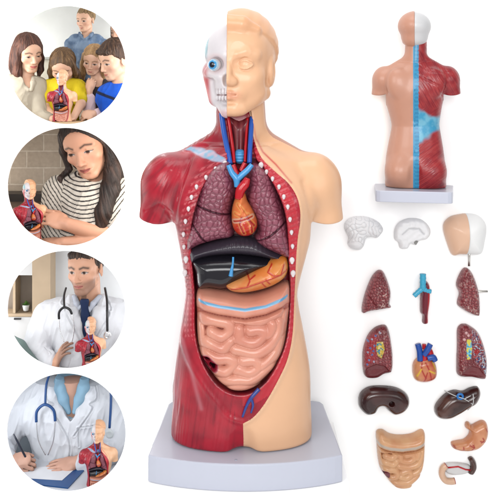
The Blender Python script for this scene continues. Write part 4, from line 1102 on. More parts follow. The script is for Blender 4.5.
def hand(F, w, d, n, u, side=1, curl=(20, 25, 20), spread=4, thumb=(35, 15), k=1.0):
    """w wrist, d direction of the fingers, n out of the back of the hand, u plan units per cm."""
    w = np.array(w, float); d = np.array(d, float); d /= np.linalg.norm(d)
    n = np.array(n, float); n -= d * (n @ d); n /= np.linalg.norm(n)
    s = np.cross(d, n) * side                                            # towards the thumb
    R = np.stack([d, s, n], 1)
    F.ell(w + d * 4.6 * u, np.array([5.2, 3.9, 1.55]) * u, 1.0 * u, R)
    F.cone(w, w + d * 2.5 * u, 2.3 * u, 2.2 * u, 1.2 * u)
    for i, (off, ln) in enumerate(((2.9, 7.0), (1.0, 7.8), (-.95, 7.3), (-2.8, 5.7))):
        p = w + d * (8.4 - .25 * abs(off - .5)) * u + s * off * u; a = 0; r = .92 - .06 * i
        for j, fr in enumerate((.46, .30, .24)):
            a += curl[j] * (1 + .12 * (i - 1))
            sp = math.radians(spread * (1.5 - i))
            v = (d * math.cos(math.radians(a)) - n * math.sin(math.radians(a))) * math.cos(sp) + s * math.sin(sp)
            q = p + v * ln * fr * u
            F.cone(p, q, r * u, r * .9 * u, .22 * u); p = q; r *= .9
    t0 = w + d * 2.6 * u + s * 2.4 * u; a, b = map(math.radians, thumb)
    v = d * math.cos(a) + s * math.sin(a) - n * .35; v /= np.linalg.norm(v)
    t1 = t0 + v * 3.6 * u; v2 = d * math.cos(b) + s * math.sin(b) - n * .45; v2 /= np.linalg.norm(v2)
    F.cone(t0, t1, 1.5 * u, 1.05 * u, .8 * u); F.cone(t1, t1 + v2 * 2.8 * u, 1.0 * u, .75 * u, .3 * u)
def hair_cap(F, H, front=5.6, slope=.7, nape=-6, r=(8.1, 8.8, 9.8), c=(0, 3.3, -1.7), part=0, vee=None):
    def fn(X, Y, Z):
        x, y, z = [sum(H.R[i, j] * (q - H.o[i]) for i, q in enumerate((X, Y, Z))) / H.s for j in range(3)]
        q = np.sqrt(((x - c[0]) / r[0]) ** 2 + ((y - c[1]) / r[1]) ** 2 + ((z - c[2]) / r[2]) ** 2)
        d = (q - 1) * min(r)
        yt = front - slope * np.maximum(0, 4.8 - z) + part * np.exp(-(x / 1.2) ** 2) - .02 * x * x
        if vee is not None: yt = vee - .125 * x * x - slope * np.maximum(0, 5.2 - z)
        yt = np.maximum(yt, nape)
        return smax(d, (yt - y) * .8, .4) * H.s
    F.all(fn, .3 * H.s, 'add')
def finish(F, it=1, lam=.4):
    V, Q = F.mesh(); V = smoothmesh(V, Q, it, lam); return V, Q, normals(V, Q)
def clipY(F, ytop=None, ybot=None):       # trim at image rows along camera sight lines, hidden behind the wall
    Y = F.ax[1][None, :, None]; Z = F.ax[2][None, None, :]
    if ytop is not None: F.F = np.maximum(F.F, (CY + (ytop - CY) * (D - Z) / D) - Y)
    if ybot is not None: F.F = np.maximum(F.F, Y - (CY + (ybot - CY) * (D - Z) / D))
def rangef(pts, m, h):
    P = np.array(pts); return Field(P.min(0) - m, P.max(0) + m, h)
def strands(V, H, base, light, dark, sd=1, axis=(0, 1)):
    L = H.loc(V)
    a = np.arctan2(L[:, 0], L[:, 2] + 2) * 6
    n = .8 * noise3(np.stack([a * 1.8, L[:, 1] * .10, L[:, 0] * .7], 1), 1.0, sd) + .8 * noise3(np.stack([a * 5.0, L[:, 1] * .14, L[:, 0] * 2.0], 1), 1.0, sd + 2)
    c = lerp(np.broadcast_to(base, V.shape), light, np.clip(n, 0, 1) * .8)
    return lerp(c, dark, np.clip(-n, 0, 1) * .8), n
class Person:
    def __init__(s, label, foot, group=None):
        s.root = empty('person', foot, label, 'person', group)
    def body(s, F, H, skin, paint):
        V, Q, n = finish(F)
        c = np.broadcast_to(skin, V.shape).copy()
        c = lerp(c, np.array(skin) * .86, np.clip(fbm(V, .15, 3), 0, 1) * .4)
        if H is not None: c = paint(H.loc(V), c)
        put('body', (V, Q), SKINP(), s.root, c)
    def hair(s, F, H, base, light, dark, sd=1, groove=.25):
        V, Q, n = finish(F)
        c, ns = strands(V, H, alb(*base), alb(*light), alb(*dark), sd)
        put('hair', (V + n * (ns * groove * H.s)[:, None], Q), HAIRM(), s.root, c)
    def cloth(s, name, F, colf, wr=.5, ws=.09, parent=None, sd=5, grooves=()):
        V, Q, n = finish(F, 1)
        w = 1 - 2 * np.abs(fbm(V, ws, sd, 2))
        st = np.stack([V[:, 0] * .16 + V[:, 1] * .05, V[:, 1] * .035 - V[:, 0] * .02, V[:, 2] * .12], 1)
        w = w * .7 + .9 * (1 - 2.4 * np.abs(noise3(st, 1.0, sd + 9))) * (np.abs(n[:, 1]) < .9)
        c = colf(V, n) if callable(colf) else np.broadcast_to(colf, V.shape)
        px = CX + (V[:, 0] - CX) * D / (D - V[:, 2]); py = CY + (V[:, 1] - CY) * D / (D - V[:, 2])
        for g in grooves:
            d = d_line(px, py, catmull(g, 4, False)); m = n[:, 2] > .1
            w = w - m * (2.2 * np.exp(-(d / .55) ** 2) - .9 * np.exp(-((d - 1.3) / .8) ** 2)) / max(wr, .1)
        return put(name, (V + n * (w * wr)[:, None], Q), CLOTH(), parent or s.root, c)

def mini(px, py_top, sc_px, z, yaw, cut, label):
    """copy of the large model's meshes, small, standing in a niche; cut = plan height below which the lower body is deleted"""
    k = kz(z); sc = sc_px * k
    ytop = CY + (py_top - CY) * k; x = CX + (px - CX) * k
    yb = ytop + (462.4 - 8) * sc
    root = empty('anatomical_torso_model', (x, yb, z), label, 'anatomy model')
    for ch in TORSO.children:
        base = ch.name.split('.')[0]
        if base == 'rib_end' or (cut and base in ('base', 'pelvic_vein')): continue
        c = ch.copy(); COL.objects.link(c); c.parent = root
        if cut and base in ('muscle_half', 'skin_half', 'intestine'): c.data = cut_mesh(ch.data, cut)  # lower body deleted; full height would show in the opening below
        for g in ch.children:
            d = g.copy(); COL.objects.link(d); d.parent = c
    root.rotation_euler = (0, 0, math.radians(yaw)); root.scale = (sc,) * 3
    return root
CUTS = {}
def cut_mesh(me, cut):
    key = (me.name, cut)
    if key not in CUTS:
        import bmesh
        b = bmesh.new(); b.from_mesh(me)
        bmesh.ops.delete(b, geom=[v for v in b.verts if v.co.z < (462.4 - cut) * S], context='VERTS')
        m2 = bpy.data.meshes.new(me.name); b.to_mesh(m2); b.free()
        for mm in me.materials: m2.materials.append(mm)
        CUTS[key] = m2
    return CUTS[key]

ZB = -285.0
def niche(i, top, bot, wall_mat, floor_mat):
    """box flared along the camera sight lines behind one opening: back, top and bottom boards"""
    xl, xr = -45, 190; zf = ZW - 4.2
    def c(px, py, z): k = kz(z); return (CX + (px - CX) * k, CY + (py - CY) * k, z)  # corners follow image rows and columns back along the camera rays
    g = .35
    o = put('back_wall', ([c(xl, top + g, ZB), c(xr, top + g, ZB), c(xr, bot - g, ZB), c(xl, bot - g, ZB)], [(0, 1, 2, 3)]), wall_mat, smooth=False, centre=False); o['kind'] = 'structure'
    o = put('ceiling', ([c(xl, top + g, zf), c(xr, top + g, zf), c(xr, top + g, ZB), c(xl, top + g, ZB)], [(0, 1, 2, 3)]), MATS['white_wall_paint'], smooth=False, centre=False); o['kind'] = 'structure'
    o = put('floor', ([c(xl, bot - g, zf), c(xr, bot - g, zf), c(xr, bot - g, ZB), c(xl, bot - g, ZB)], [(0, 1, 2, 3)]), floor_mat, smooth=False, centre=False); o['kind'] = 'structure'
    for x in (xl, xr):
        o = put('side_wall', ([c(x, top + g, zf), c(x, bot - g, zf), c(x, bot - g, ZB), c(x, top + g, ZB)], [(0, 1, 2, 3)]), MATS['white_wall_paint'], smooth=False, centre=False); o['kind'] = 'structure'
def hidden_niche_lamp(i, yc, left, right, col=(1, 1, 1), back=.1):
    z = ZW - 6
    for nm, px, pw, tx in (('left', -20, left, 85), ('right', 152, right, 50)):
        if pw:
            a = W(px, yc, z); t = W(tx, yc, -200)
            area('hidden_niche_lamp', a, t, 34, pw, col, 96)  # unseen lamp, added behind the wall to light the figures
    for px in (-33, 172):
        a = W(px, yc, -235); area('hidden_back_lamp', a, W(66, yc, ZB), 30, back, col, 90)  # unseen pair, added to brighten the back wall
def scene_classroom():
    wall = mat('classroom_wall', alb(226, 222, 206), .8); niche(0, -5, 126, wall, mat('table_tan', alb(222, 188, 146), .5, .1, 200))
    hidden_niche_lamp(0, 60, .13, .10, back=.13)
    # whiteboard behind them
    z = ZB + 3
    a = W(20, -2, z); b = W(140, 57, z)
    root = empty('whiteboard', ((a[0] + b[0]) / 2, b[1], z), 'white board with a grey lower rail on the classroom wall', 'whiteboard')
    put('panel', boxm(((a[0] + b[0]) / 2, (a[1] + b[1]) / 2, z), ((b[0] - a[0]) / 2, (b[1] - a[1]) / 2, 1)), mat('whiteboard_enamel', alb(238, 242, 240), .25, coat=.3), root, smooth=False)
    put('rail', boxm(((a[0] + b[0]) / 2, b[1] + 1.6, z + 1), ((b[0] - a[0]) / 2, 1.5, 2.2)), mat('rail_grey', alb(176, 178, 170), .4), root, smooth=False)
    # table
    y0 = W(0, 121.5, -140)[1]
    a = W(-20, 0, -200)[0]; b = W(150, 0, -200)[0]
    tb = put('table', boxm(((a + b) / 2, y0 + 1.2, -168), ((b - a) / 2, 1.2, 40)), MATS['table_tan'], smooth=False); tag(tb, 'tan classroom table under the small model and the children', 'table')
    skin = alb(238, 190, 160)
    # ---- woman on the left
    z = -172; u = 1.62 * kz(z)
    P = Person('smiling woman with brown shoulder length hair and beige shirt bending over the children', W(24, 121, z))
    H = Head(W(28.5, 53, z), frame(yaw=38, pitch=22, roll=-8), u)
    F = Field(W(-8, 26, z - 24), W(62, 125, z + 34), .55)
    head_skin(F, H, fem=1, smile=1)
    nk = W(25, 80, z - 8); F.cone(H.p(0, -7, -1.5), nk, 5.0 * u, 5.4 * u, 2 * u)
    F.cone(W(15, 92, z - 8), W(34, 92, z - 8), 8 * u, 8 * u, 3 * u); F.cone(W(22, 95, z - 6), W(22, 118, z), 11 * u, 11 * u, 4 * u)
    el = W(40, 116, z + 14); F.cone(W(36, 93, z - 2), el, 4 * u, 3.3 * u, 2); wr = W(53, 119.5, z + 26); F.cone(el, wr, 3.2 * u, 2.3 * u, 2)
    hand(F, wr, (1, .25, .4), (.1, -1, .3), u * .9, -1)
    clipY(F, None, 125)
    P.body(F, H, skin, lambda L, c: paint_face(L, c, skin, alb(208, 116, 108), alb(70, 42, 30), down=.7, blush=.4, es=1.1))
    F = Field(W(-10, 22, z - 34), W(60, 100, z + 32), .55)
    hair_cap(F, H, slope=.7, nape=-7.5, r=(8.7, 9.3, 10.2), vee=7.4)
    F.path([H.p(-7.4, 3, 1), H.p(-8.0, -4, 1.5), H.p(-7.8, -11, 2.5), H.p(-6.0, -17.5, 4)], [2.2 * u, 2.8 * u, 2.6 * u, 1.2 * u], 1.5 * u)
    F.path([H.p(-7, 2, -4), H.p(-8, -7, -4), H.p(-7, -17, -1)], [3 * u, 3.6 * u, 2 * u], 1.5 * u)
    F.path([H.p(6.6, 3.5, 1), H.p(7.8, -4, .5), H.p(7.2, -11, 2.0), H.p(5.5, -15, 3)], [1.8 * u, 2.2 * u, 2 * u, 1 * u], 1.5 * u)
    F.path([H.p(0, -1, -8), H.p(0, -12, -7)], [6 * u, 5 * u], 2 * u)
    P.hair(F, H, (84, 50, 38), (134, 84, 62), (44, 24, 20), 3)
    F = Field(W(-14, 70, z - 30), W(62, 125.5, z + 36), .6)
    F.cone(W(13, 89, z - 8), W(36, 90, z - 8), 9.2 * u, 8.6 * u, 3 * u); F.cone(W(22, 94, z - 5), W(22, 121, z + 2), 12.4 * u, 12.6 * u, 4 * u)
    F.cone(W(36, 93, z - 1), el, 5.2 * u, 4.5 * u, 2); F.cone(el, W(49, 119, z + 22), 4.4 * u, 3.6 * u, 2)
    F.cone(W(6, 95, z - 2), W(6, 122, z + 6), 6 * u, 5.5 * u, 3)
    F.cone(H.p(0, -8, -2), W(29, 87, z + 9), 5.2 * u, 3.4 * u, 1.5, 'sub')
    for q, x1 in ((-1, 22), (1, 33)):
        F.path([W(26 + q * 7.5, 78, z - 1), W(27 + q * 6, 83, z + 9), W(30 + q * 1.6, 90, z + 15)], [1.1 * u, 1.5 * u, .9 * u], .9 * u)
    clipY(F, None, 125.3)
    P.cloth('shirt', F, alb(196, 186, 166), .5, .10)
    # ---- girl in yellow
    z = -178; u = 1.5 * kz(z)
    P = Person('girl with long centre parted brown hair in a yellow T shirt behind the model', W(63, 121, z))
    H = Head(W(63, 66.5, z), frame(yaw=2, pitch=38), u)
    F = Field(W(36, 44, z - 22), W(94, 125, z + 44), .55)
    head_skin(F, H, fem=.6, child=.9)
    F.cone(H.p(0, -6, -3), W(63, 84, z - 10), 4.2 * u, 4.6 * u, 2 * u); F.cone(W(52, 89, z - 10), W(75, 89, z - 10), 6 * u, 6 * u, 3 * u); F.cone(W(63, 92, z - 8), W(63, 118, z - 6), 9 * u, 9 * u, 3 * u)
    for sh, el, wr, sd in (((49, 88, z - 6), (45, 108, z + 6), (55, 119, z + 26), 1), ((78, 88, z - 6), (81, 104, z + 8), (73, 118.5, z + 26), -1)):
        F.cone(W(*sh), W(*el), 3.8 * u, 3.2 * u, 2); F.cone(W(*el), W(*wr), 3.2 * u, 2.2 * u, 1.5); hand(F, W(*wr), (-.3 * -sd, .1, 1), (0, -1, 0), u * .8, sd)
    clipY(F, None, 125)
    P.body(F, H, skin, lambda L, c: paint_face(L, c, skin, alb(212, 120, 112), alb(96, 66, 44), down=.8))
    F = Field(W(38, 40, z - 32), W(92, 104, z + 36), .55)
    hair_cap(F, H, slope=.7, nape=-8, r=(8.6, 9.2, 10.2), vee=7.6)
    for q in (-1, 1):
        F.path([H.p(q * 6.8, 3, 2), H.p(q * 8.0, -4, 1), H.p(q * 8.2, -11, -1), H.p(q * 7.0, -18, 0)], [2.0 * u, 2.6 * u, 2.6 * u, 1.4 * u], 1.5 * u)
    H.cone(F, (0, 12.4, 2), (0, 7.6, 8.2), .35, .35, .4, 'sub')
    P.hair(F, H, (104, 76, 46), (158, 122, 80), (60, 40, 26), 7)
    F = Field(W(34, 74, z - 28), W(94, 125, z + 24), .6)
    F.cone(W(51, 89, z - 10), W(76, 89, z - 10), 7.2 * u, 7.2 * u, 3 * u); F.cone(W(63, 92, z - 8), W(63, 121, z - 6), 10.4 * u, 10.4 * u, 3 * u)
    F.cone(W(49, 87, z - 6), W(46, 99, z + 1), 5 * u, 5.2 * u, 2); F.cone(W(78, 87, z - 6), W(80, 99, z + 2), 5 * u, 5.2 * u, 2)
    F.cone(H.p(0, -6, -3), W(63, 88, z - 6), 5.4 * u, 5.6 * u, 1, 'sub'); clipY(F, None, 125.3)
    P.cloth('shirt', F, alb(238, 212, 30), .5, .10)
    # ---- boy standing at the back
    z = -232; u = 1.06 * kz(z)
    P = Person('boy standing at the back in a blue grey denim shirt, looking down', W(84, 121, z))
    H = Head(W(85.5, 19.5, z), frame(yaw=-22, pitch=14, roll=2), u)
    F = Field(W(60, 4, z - 18), W(110, 76, z + 22), .5)
    head_skin(F, H, child=.7)
    F.cone(H.p(0, -7, -2), W(86.5, 36, z - 4), 4.6 * u, 4.8 * u, 2 * u); F.cone(W(75, 42, z - 4), W(97, 42, z - 4), 6 * u, 6 * u, 3 * u); F.cone(W(86, 48, z - 4), W(86, 72, z - 4), 10 * u, 10 * u, 3 * u)
    for x in (70, 103): F.cone(W(x, 44, z - 3), W(x - 1, 72, z), 4 * u, 3.5 * u, 2)
    clipY(F, 3.5, 124)
    P.body(F, H, skin, lambda L, c: paint_face(L, c, skin, alb(214, 136, 122), alb(120, 92, 60), down=.5, blush=.35, es=1.3, ls=.8))
    F = Field(W(66, 1, z - 22), W(106, 36, z + 22), .5); hair_cap(F, H, front=6.0, slope=.95, nape=-4.5, r=(8.1, 9.0, 9.9)); clipY(F, 3.5)
    P.hair(F, H, (140, 112, 76), (190, 160, 112), (90, 68, 46), 5)
    F = Field(W(56, 26, z - 20), W(114, 80, z + 20), .55)
    F.cone(W(76, 41.5, z - 4), W(96, 41.5, z - 4), 7.2 * u, 7.2 * u, 3 * u); F.cone(W(86, 48, z - 4), W(86, 76, z - 4), 12 * u, 12 * u, 3 * u)
    for x in (70, 103): F.cone(W(x, 44, z - 3), W(x - 1, 76, z), 5.4 * u, 4.8 * u, 2)
    F.cone(H.p(0, -8, -3), W(86.5, 37, z + 4), 4.8 * u, 3.2 * u, 1, 'sub')
    for q in (-1, 1): F.path([W(86 + q * 6.5, 33, z - 1), W(85.5 + q * 5, 35.5, z + 7), W(84.8 + q * 1, 39, z + 10)], [1.0 * u, 1.4 * u, .8 * u], .9 * u)
    def denim(V, n): return lerp(np.broadcast_to(alb(128, 150, 176), V.shape), alb(92, 116, 148), np.clip(.4 + fbm(V, .2, 5), 0, 1))
    P.cloth('shirt', F, denim, .5, .12)
    # ---- child glimpsed at the far right
    z = -250; u = 1.0 * kz(z)
    P = Person('child with dark brown hair half hidden behind the edge of the round opening', W(121, 121, z))
    H = Head(W(119.5, 31, z), frame(yaw=-30, pitch=15), u)
    F = Field(W(104, 16, z - 18), W(140, 76, z + 22), .6); head_skin(F, H, child=.7, fem=.5)
    F.cone(H.p(0, -7, -2), W(122, 50, z - 4), 4.6 * u, 4.8 * u, 2 * u); F.cone(W(116, 58, z - 4), W(128, 58, z - 4), 8 * u, 8 * u, 3 * u)
    P.body(F, H, skin, lambda L, c: paint_face(L, c, skin, alb(206, 110, 106), alb(60, 40, 30), down=.5))
    F = Field(W(98, 12, z - 24), W(144, 66, z + 22), .6); hair_cap(F, H, slope=.7, nape=-7, r=(8.5, 9.2, 10.1), vee=7.2)
    F.path([H.p(-7.2, 3, 2), H.p(-8, -5, 1), H.p(-7.6, -13, 1)], [2.0 * u, 2.6 * u, 1.6 * u], 1.5 * u); F.path([H.p(6.8, 3, 0), H.p(7.6, -5, -1), H.p(7, -13, 0)], [2.0 * u, 2.6 * u, 1.6 * u], 1.5 * u)
    P.hair(F, H, (92, 58, 40), (140, 92, 64), (50, 30, 22), 9)
    F = Field(W(98, 44, z - 24), W(146, 80, z + 20), .7); F.cone(W(115, 58, z - 4), W(128, 58, z - 4), 9 * u, 9 * u, 3 * u); F.cone(W(121, 60, z - 4), W(121, 76, z - 4), 12 * u, 12 * u, 3 * u); F.cone(H.p(0, -8, -3), W(122, 54, z + 4), 5 * u, 5 * u, 1, 'sub')
    P.cloth('shirt', F, alb(150, 90, 90), .4)
    # ---- blond girl
    z = -196; u = 1.28 * kz(z)
    P = Person('blond girl resting her chin on her fist, with pale pink sleeves', W(95, 121, z))
    H = Head(W(93.5, 60, z), frame(yaw=-4, pitch=24, roll=8), u)
    F = Field(W(68, 40, z - 20), W(120, 125, z + 44), .5)
    head_skin(F, H, fem=.6, child=.8)
    F.cone(H.p(0, -6, -3), W(97, 80, z - 8), 4.2 * u, 4.6 * u, 2 * u); F.cone(W(88, 88, z - 10), W(106, 88, z - 10), 6.4 * u, 6.4 * u, 3 * u); F.cone(W(97, 92, z - 8), W(97, 116, z - 8), 9 * u, 9 * u, 3 * u)
    w1 = W(89.5, 91, z + 16); e1 = W(90, 113, z + 16); F.cone(W(87, 90, z - 2), e1, 3.6 * u, 3.2 * u, 2); F.cone(e1, w1, 3.1 * u, 2.2 * u, 1.5)
    hand(F, w1, (.15, -1, -.1), (-.1, .1, 1), u * .95, 1, (55, 75, 50), 0, (20, 5))
    e2 = W(110, 111, z + 18); w2 = W(95, 113.5, z + 32); F.cone(W(107, 90, z - 2), e2, 3.6 * u, 3.2 * u, 2); F.cone(e2, w2, 3.2 * u, 2.3 * u, 1.5)
    hand(F, w2, (-1, .12, .3), (-.1, -.6, 1), u * 1.05, 1, (60, 80, 50), 0, (40, 10))
    clipY(F, None, 125)
    P.body(F, H, skin, lambda L, c: paint_face(L, c, skin, alb(214, 136, 124), alb(150, 112, 76), down=.6, blush=.35, es=1.3, ls=.78))
    F = Field(W(68, 34, z - 30), W(124, 108, z + 32), .5); hair_cap(F, H, slope=.7, nape=-8, r=(8.5, 9.2, 10.1), vee=7.2)
    F.path([H.p(-6.8, 4, 2), H.p(-8.0, -4, 1), H.p(-8.6, -12, 0), H.p(-9, -22, 0)], [1.8 * u, 2.4 * u, 2.6 * u, 1.6 * u], 1.5 * u); F.path([H.p(6.8, 3, 1), H.p(8.0, -5, 0), H.p(8, -16, -1)], [1.8 * u, 2.2 * u, 1.5 * u], 1.5 * u)
    P.hair(F, H, (178, 138, 92), (222, 188, 138), (126, 90, 56), 11)
    F = Field(W(70, 76, z - 26), W(122, 125, z + 40), .55)
    F.cone(W(87, 89, z - 10), W(107, 89, z - 10), 7.4 * u, 7.4 * u, 3 * u); F.cone(W(97, 92, z - 8), W(97, 120, z - 8), 10.4 * u, 10.4 * u, 3 * u); F.cone(H.p(0, -7, -3), W(97, 86, z - 2), 5.4 * u, 5.4 * u, 1, 'sub'); clipY(F, None, 125.3)
    P.cloth('vest', F, alb(58, 54, 60), .4)
    F = Field(W(76, 80, z - 16), W(122, 125, z + 44), .5)
    F.cone(W(87, 91, z - 2), W(90, 113, z + 16), 4.9 * u, 4.5 * u, 2); F.cone(e1, W(89.6, 98, z + 16), 4.4 * u, 3.8 * u, 1.5)
    F.cone(W(107, 91, z - 2), e2, 4.9 * u, 4.5 * u, 2); F.cone(e2, W(98, 113, z + 29), 4.4 * u, 3.6 * u, 1.5); clipY(F, None, 125.3)
    P.cloth('sleeves', F, alb(236, 208, 212), .45, .12)
    # ---- boy in blue
    z = -160; u = 1.72 * kz(z)
    P = Person('boy with short dark brown hair and bright blue shirt, leaning in from the right', W(118, 121, z))
    H = Head(W(114.5, 59.5, z), frame(yaw=-48, pitch=24, roll=6), u)
    F = Field(W(88, 34, z - 24), W(146, 125, z + 34), .55)
    head_skin(F, H, child=.6, smile=.5)
    F.cone(H.p(0, -7, -2), W(122, 88, z - 8), 5.0 * u, 5.4 * u, 2 * u); F.cone(W(112, 97, z - 4), W(134, 97, z - 6), 7.5 * u, 7.5 * u, 3 * u); F.cone(W(123, 100, z - 4), W(123, 120, z - 2), 10 * u, 10 * u, 3 * u)
    e = W(112, 117, z + 10); F.cone(W(110, 98, z), e, 3.6 * u, 3.2 * u, 2); w = W(120, 120, z + 26); F.cone(e, w, 3 * u, 2.2 * u, 1.5); hand(F, w, (1, 0, .2), (0, -1, 0), u * .85, 1)
    clipY(F, None, 125)
    P.body(F, H, skin, lambda L, c: paint_face(L, c, skin, alb(216, 132, 116), alb(84, 54, 36), down=.6, blush=.3, browk=1.0, es=1.3, ls=.85))
    F = Field(W(86, 28, z - 30), W(150, 84, z + 34), .5); hair_cap(F, H, front=5.2, slope=.85, nape=-5.5, r=(8.4, 9.3, 10.1)); H.cone(F, (-4, 6.6, 6.6), (4, 6.6, 6.6), 1.6, 1.6, 1.2)
    V, Q, n = finish(F); c, ns = strands(V, H, alb(70, 46, 30), alb(118, 84, 58), alb(34, 20, 14), 13)
    put('hair', (V + n * (ns * .3 * u + .22 * noise3(V, .5, 3) * u)[:, None], Q), HAIRM(), P.root, c)
    F = Field(W(94, 80, z - 30), W(150, 125, z + 24), .55)
    F.cone(W(111, 98, z - 4), W(135, 97, z - 6), 9 * u, 9 * u, 3 * u); F.cone(W(123, 100, z - 4), W(123, 124, z - 2), 12 * u, 12 * u, 3 * u); F.cone(W(110, 98, z), W(111, 109, z + 6), 5.4 * u, 5.2 * u, 2)
    F.cone(H.p(0, -8, -3), W(120, 92, z + 2), 5.4 * u, 5.6 * u, 1, 'sub'); clipY(F, None, 125.3)
    def blue(V, n):
        d = np.abs((V[:, 1] - W(0, 97, z)[1]) - .35 * (V[:, 0] - W(112, 0, z)[0])); return lerp(np.broadcast_to(alb(16, 92, 214), V.shape), alb(22, 34, 66), sstep(2.2, 1.5, d))
    P.cloth('shirt', F, blue, .45, .11)
    mini(63.5, 69.5, .150, -142, 0, 352, 'small torso model on the tan table among the children')

def scene_striped():
    br = mat('tan_block_wall', None, .85)
    nt = br.node_tree; N = nt.nodes; L = nt.links; b = N['Principled BSDF']
    bk = N.new('ShaderNodeTexBrick'); tc = N.new('ShaderNodeTexCoord'); mp = N.new('ShaderNodeMapping')
    mp.inputs['Rotation'].default_value = (math.radians(90), 0, 0); mp.inputs['Location'].default_value = (.004, .012, 0)
    L.new(tc.outputs['Object'], mp.inputs['Vector']); L.new(mp.outputs['Vector'], bk.inputs['Vector'])
    for nm, v in (('Color1', (*alb(190, 176, 160), 1)), ('Color2', (*alb(178, 164, 148), 1)), ('Mortar', (*alb(206, 195, 180), 1))): bk.inputs[nm].default_value = v
    for nm, v in (('Scale', 1), ('Brick Width', .046), ('Row Height', .0225), ('Mortar Size', .0011), ('Mortar Smooth', .3)): bk.inputs[nm].default_value = v
    nz = N.new('ShaderNodeTexNoise'); nz.inputs['Scale'].default_value = 220; nz.inputs['Detail'].default_value = 6; L.new(tc.outputs['Object'], nz.inputs['Vector'])
    mr = N.new('ShaderNodeMapRange'); mr.inputs['To Min'].default_value = .78; mr.inputs['To Max'].default_value = 1.2; L.new(nz.outputs['Fac'], mr.inputs['Value'])
    mx = N.new('ShaderNodeMix'); mx.data_type = 'RGBA'; mx.blend_type = 'MULTIPLY'; mx.inputs['Factor'].default_value = 1; L.new(bk.outputs['Color'], mx.inputs['A']); L.new(mr.outputs['Result'], mx.inputs['B'])
    L.new(mx.outputs['Result'], b.inputs['Base Color'])
    bp = N.new('ShaderNodeBump'); bp.inputs['Strength'].default_value = .6; bp.inputs['Distance'].default_value = .001; bp.invert = True; L.new(bk.outputs['Fac'], bp.inputs['Height']); L.new(bp.outputs['Normal'], b.inputs['Normal'])
    niche(1, 126, 248.5, br, mat('counter_brown', alb(150, 118, 92), .5, .1, 200)); hidden_niche_lamp(1, 187, .03, .16, (1, .94, .86), .07)
    z = ZB + 20
    a = W(-30, 192.5, z); b_ = W(62, 200, z)
    o = put('worktop', boxm(((a[0] + b_[0]) / 2, (a[1] + b_[1]) / 2, z), ((b_[0] - a[0]) / 2, (b_[1] - a[1]) / 2, 16)), mat('worktop_black', alb(44, 38, 36), .4, .1, 300), smooth=False); tag(o, 'dark worktop edge in front of the tan block wall', 'worktop')
    o = put('cupboard', boxm(((a[0] + b_[0]) / 2, W(0, 224, z)[1], z - 3), ((b_[0] - a[0]) / 2, W(0, 224, z)[1] - b_[1] - .2, 12)), mat('cupboard_brown', alb(128, 106, 90), .6, .1, 200), smooth=False); tag(o, 'brown cupboard front under the dark worktop', 'cupboard')
    y0 = W(0, 247, -142)[1]; a = W(-20, 0, -190)[0]; b2 = W(150, 0, -190)[0]
    o = put('table', boxm(((a + b2) / 2, y0 + .8, -160), ((b2 - a) / 2, .8, 32)), MATS['counter_brown'], smooth=False); tag(o, 'brown table under the woman in stripes', 'table')
    skin = alb(226, 168, 138)
    z = -188; u = 2.86 * kz(z)
    P = Person('woman with long dark hair in a black and white striped top touching the model', W(88, 246, z))
    H = Head(W(87, 143.5, z), frame(yaw=-14, pitch=17, roll=-12), u)
    F = Field(W(24, 124, z - 30), W(134, 249, z + 52), .7)
    head_skin(F, H, fem=1, smile=.7)
    F.cone(H.p(0, -7, -2), W(92, 186, z - 14), 5.0 * u, 5.3 * u, 2 * u)
    F.cone(W(70, 200, z - 16), W(112, 198, z - 16), 7 * u, 7 * u, 3 * u); F.cone(W(90, 205, z - 14), W(88, 244, z - 8), 10 * u, 10 * u, 3 * u)
    el = W(118, 240, z + 18); wr = W(67.5, 224.5, z + 40); F.cone(W(120, 196, z - 8), el, 4.4 * u, 3.6 * u, 3); F.cone(el, wr, 3.7 * u, 2.2 * u, 2)
    hand(F, wr, (-1, -.42, .12), (.1, -.7, .9), u * .78, -1, (28, 38, 30), 2, (30, 5))
    el2 = W(62, 233, z + 4); wr2 = W(64, 243, z + 40); F.cone(W(62, 196, z - 8), el2, 4.4 * u, 3.4 * u, 3); F.cone(W(92, 243.5, z + 30), wr2, 3.4 * u, 2.1 * u, 2); F.cone(el2, W(92, 243.5, z + 30), 3.4 * u, 3.4 * u, 3)
    hand(F, wr2, (-1, -.02, .1), (0, -.9, .5), u * .72, 1, (12, 20, 20), 2, (25, 5))
    clipY(F, 126.4, 248)
    P.body(F, H, skin, lambda L, c: paint_face(L, c, skin, alb(178, 98, 88), alb(50, 32, 26), down=.6, blush=.25, es=1.1, ls=.92))
    F = Field(W(44, 120, z - 44), W(136, 246, z + 40), .65)
    hair_cap(F, H, slope=.7, nape=-8, r=(8.6, 9.3, 10.3), vee=7.4)
    F.path([H.p(-5.6, 6, 4.2), H.p(-7.8, 0, 3.0), H.p(-8.2, -7, 3.2), W(60, 178, z + 6), W(63, 190, z + 10)], [1.5 * u, 1.5 * u, 1.0 * u, .8 * u, .3 * u], 1 * u)
    F.path([H.p(-7.4, 2, -2), H.p(-8, -8, -3)], [2.6 * u, 1.6 * u], 1.5 * u)
    F.path([H.p(6.6, 5, 1), H.p(8.2, -2, -.5), W(113, 168, z + 6), W(110, 190, z + 16), W(103, 212, z + 24), W(97, 240, z + 26)], [2.0 * u, 2.4 * u, 2.8 * u, 3.3 * u, 2.9 * u, 1.6 * u], 1.6 * u)
    F.path([H.p(7.2, 0, -4), W(121, 172, z - 8), W(117, 196, z + 4)], [3.2 * u, 3.2 * u, 2.2 * u], 1.5 * u)
    clipY(F, 126.2, 248)
    P.hair(F, H, (44, 30, 26), (82, 58, 48), (22, 14, 12), 3, .2)
    F = Field(W(34, 150, z - 46), W(144, 250, z + 44), .7)
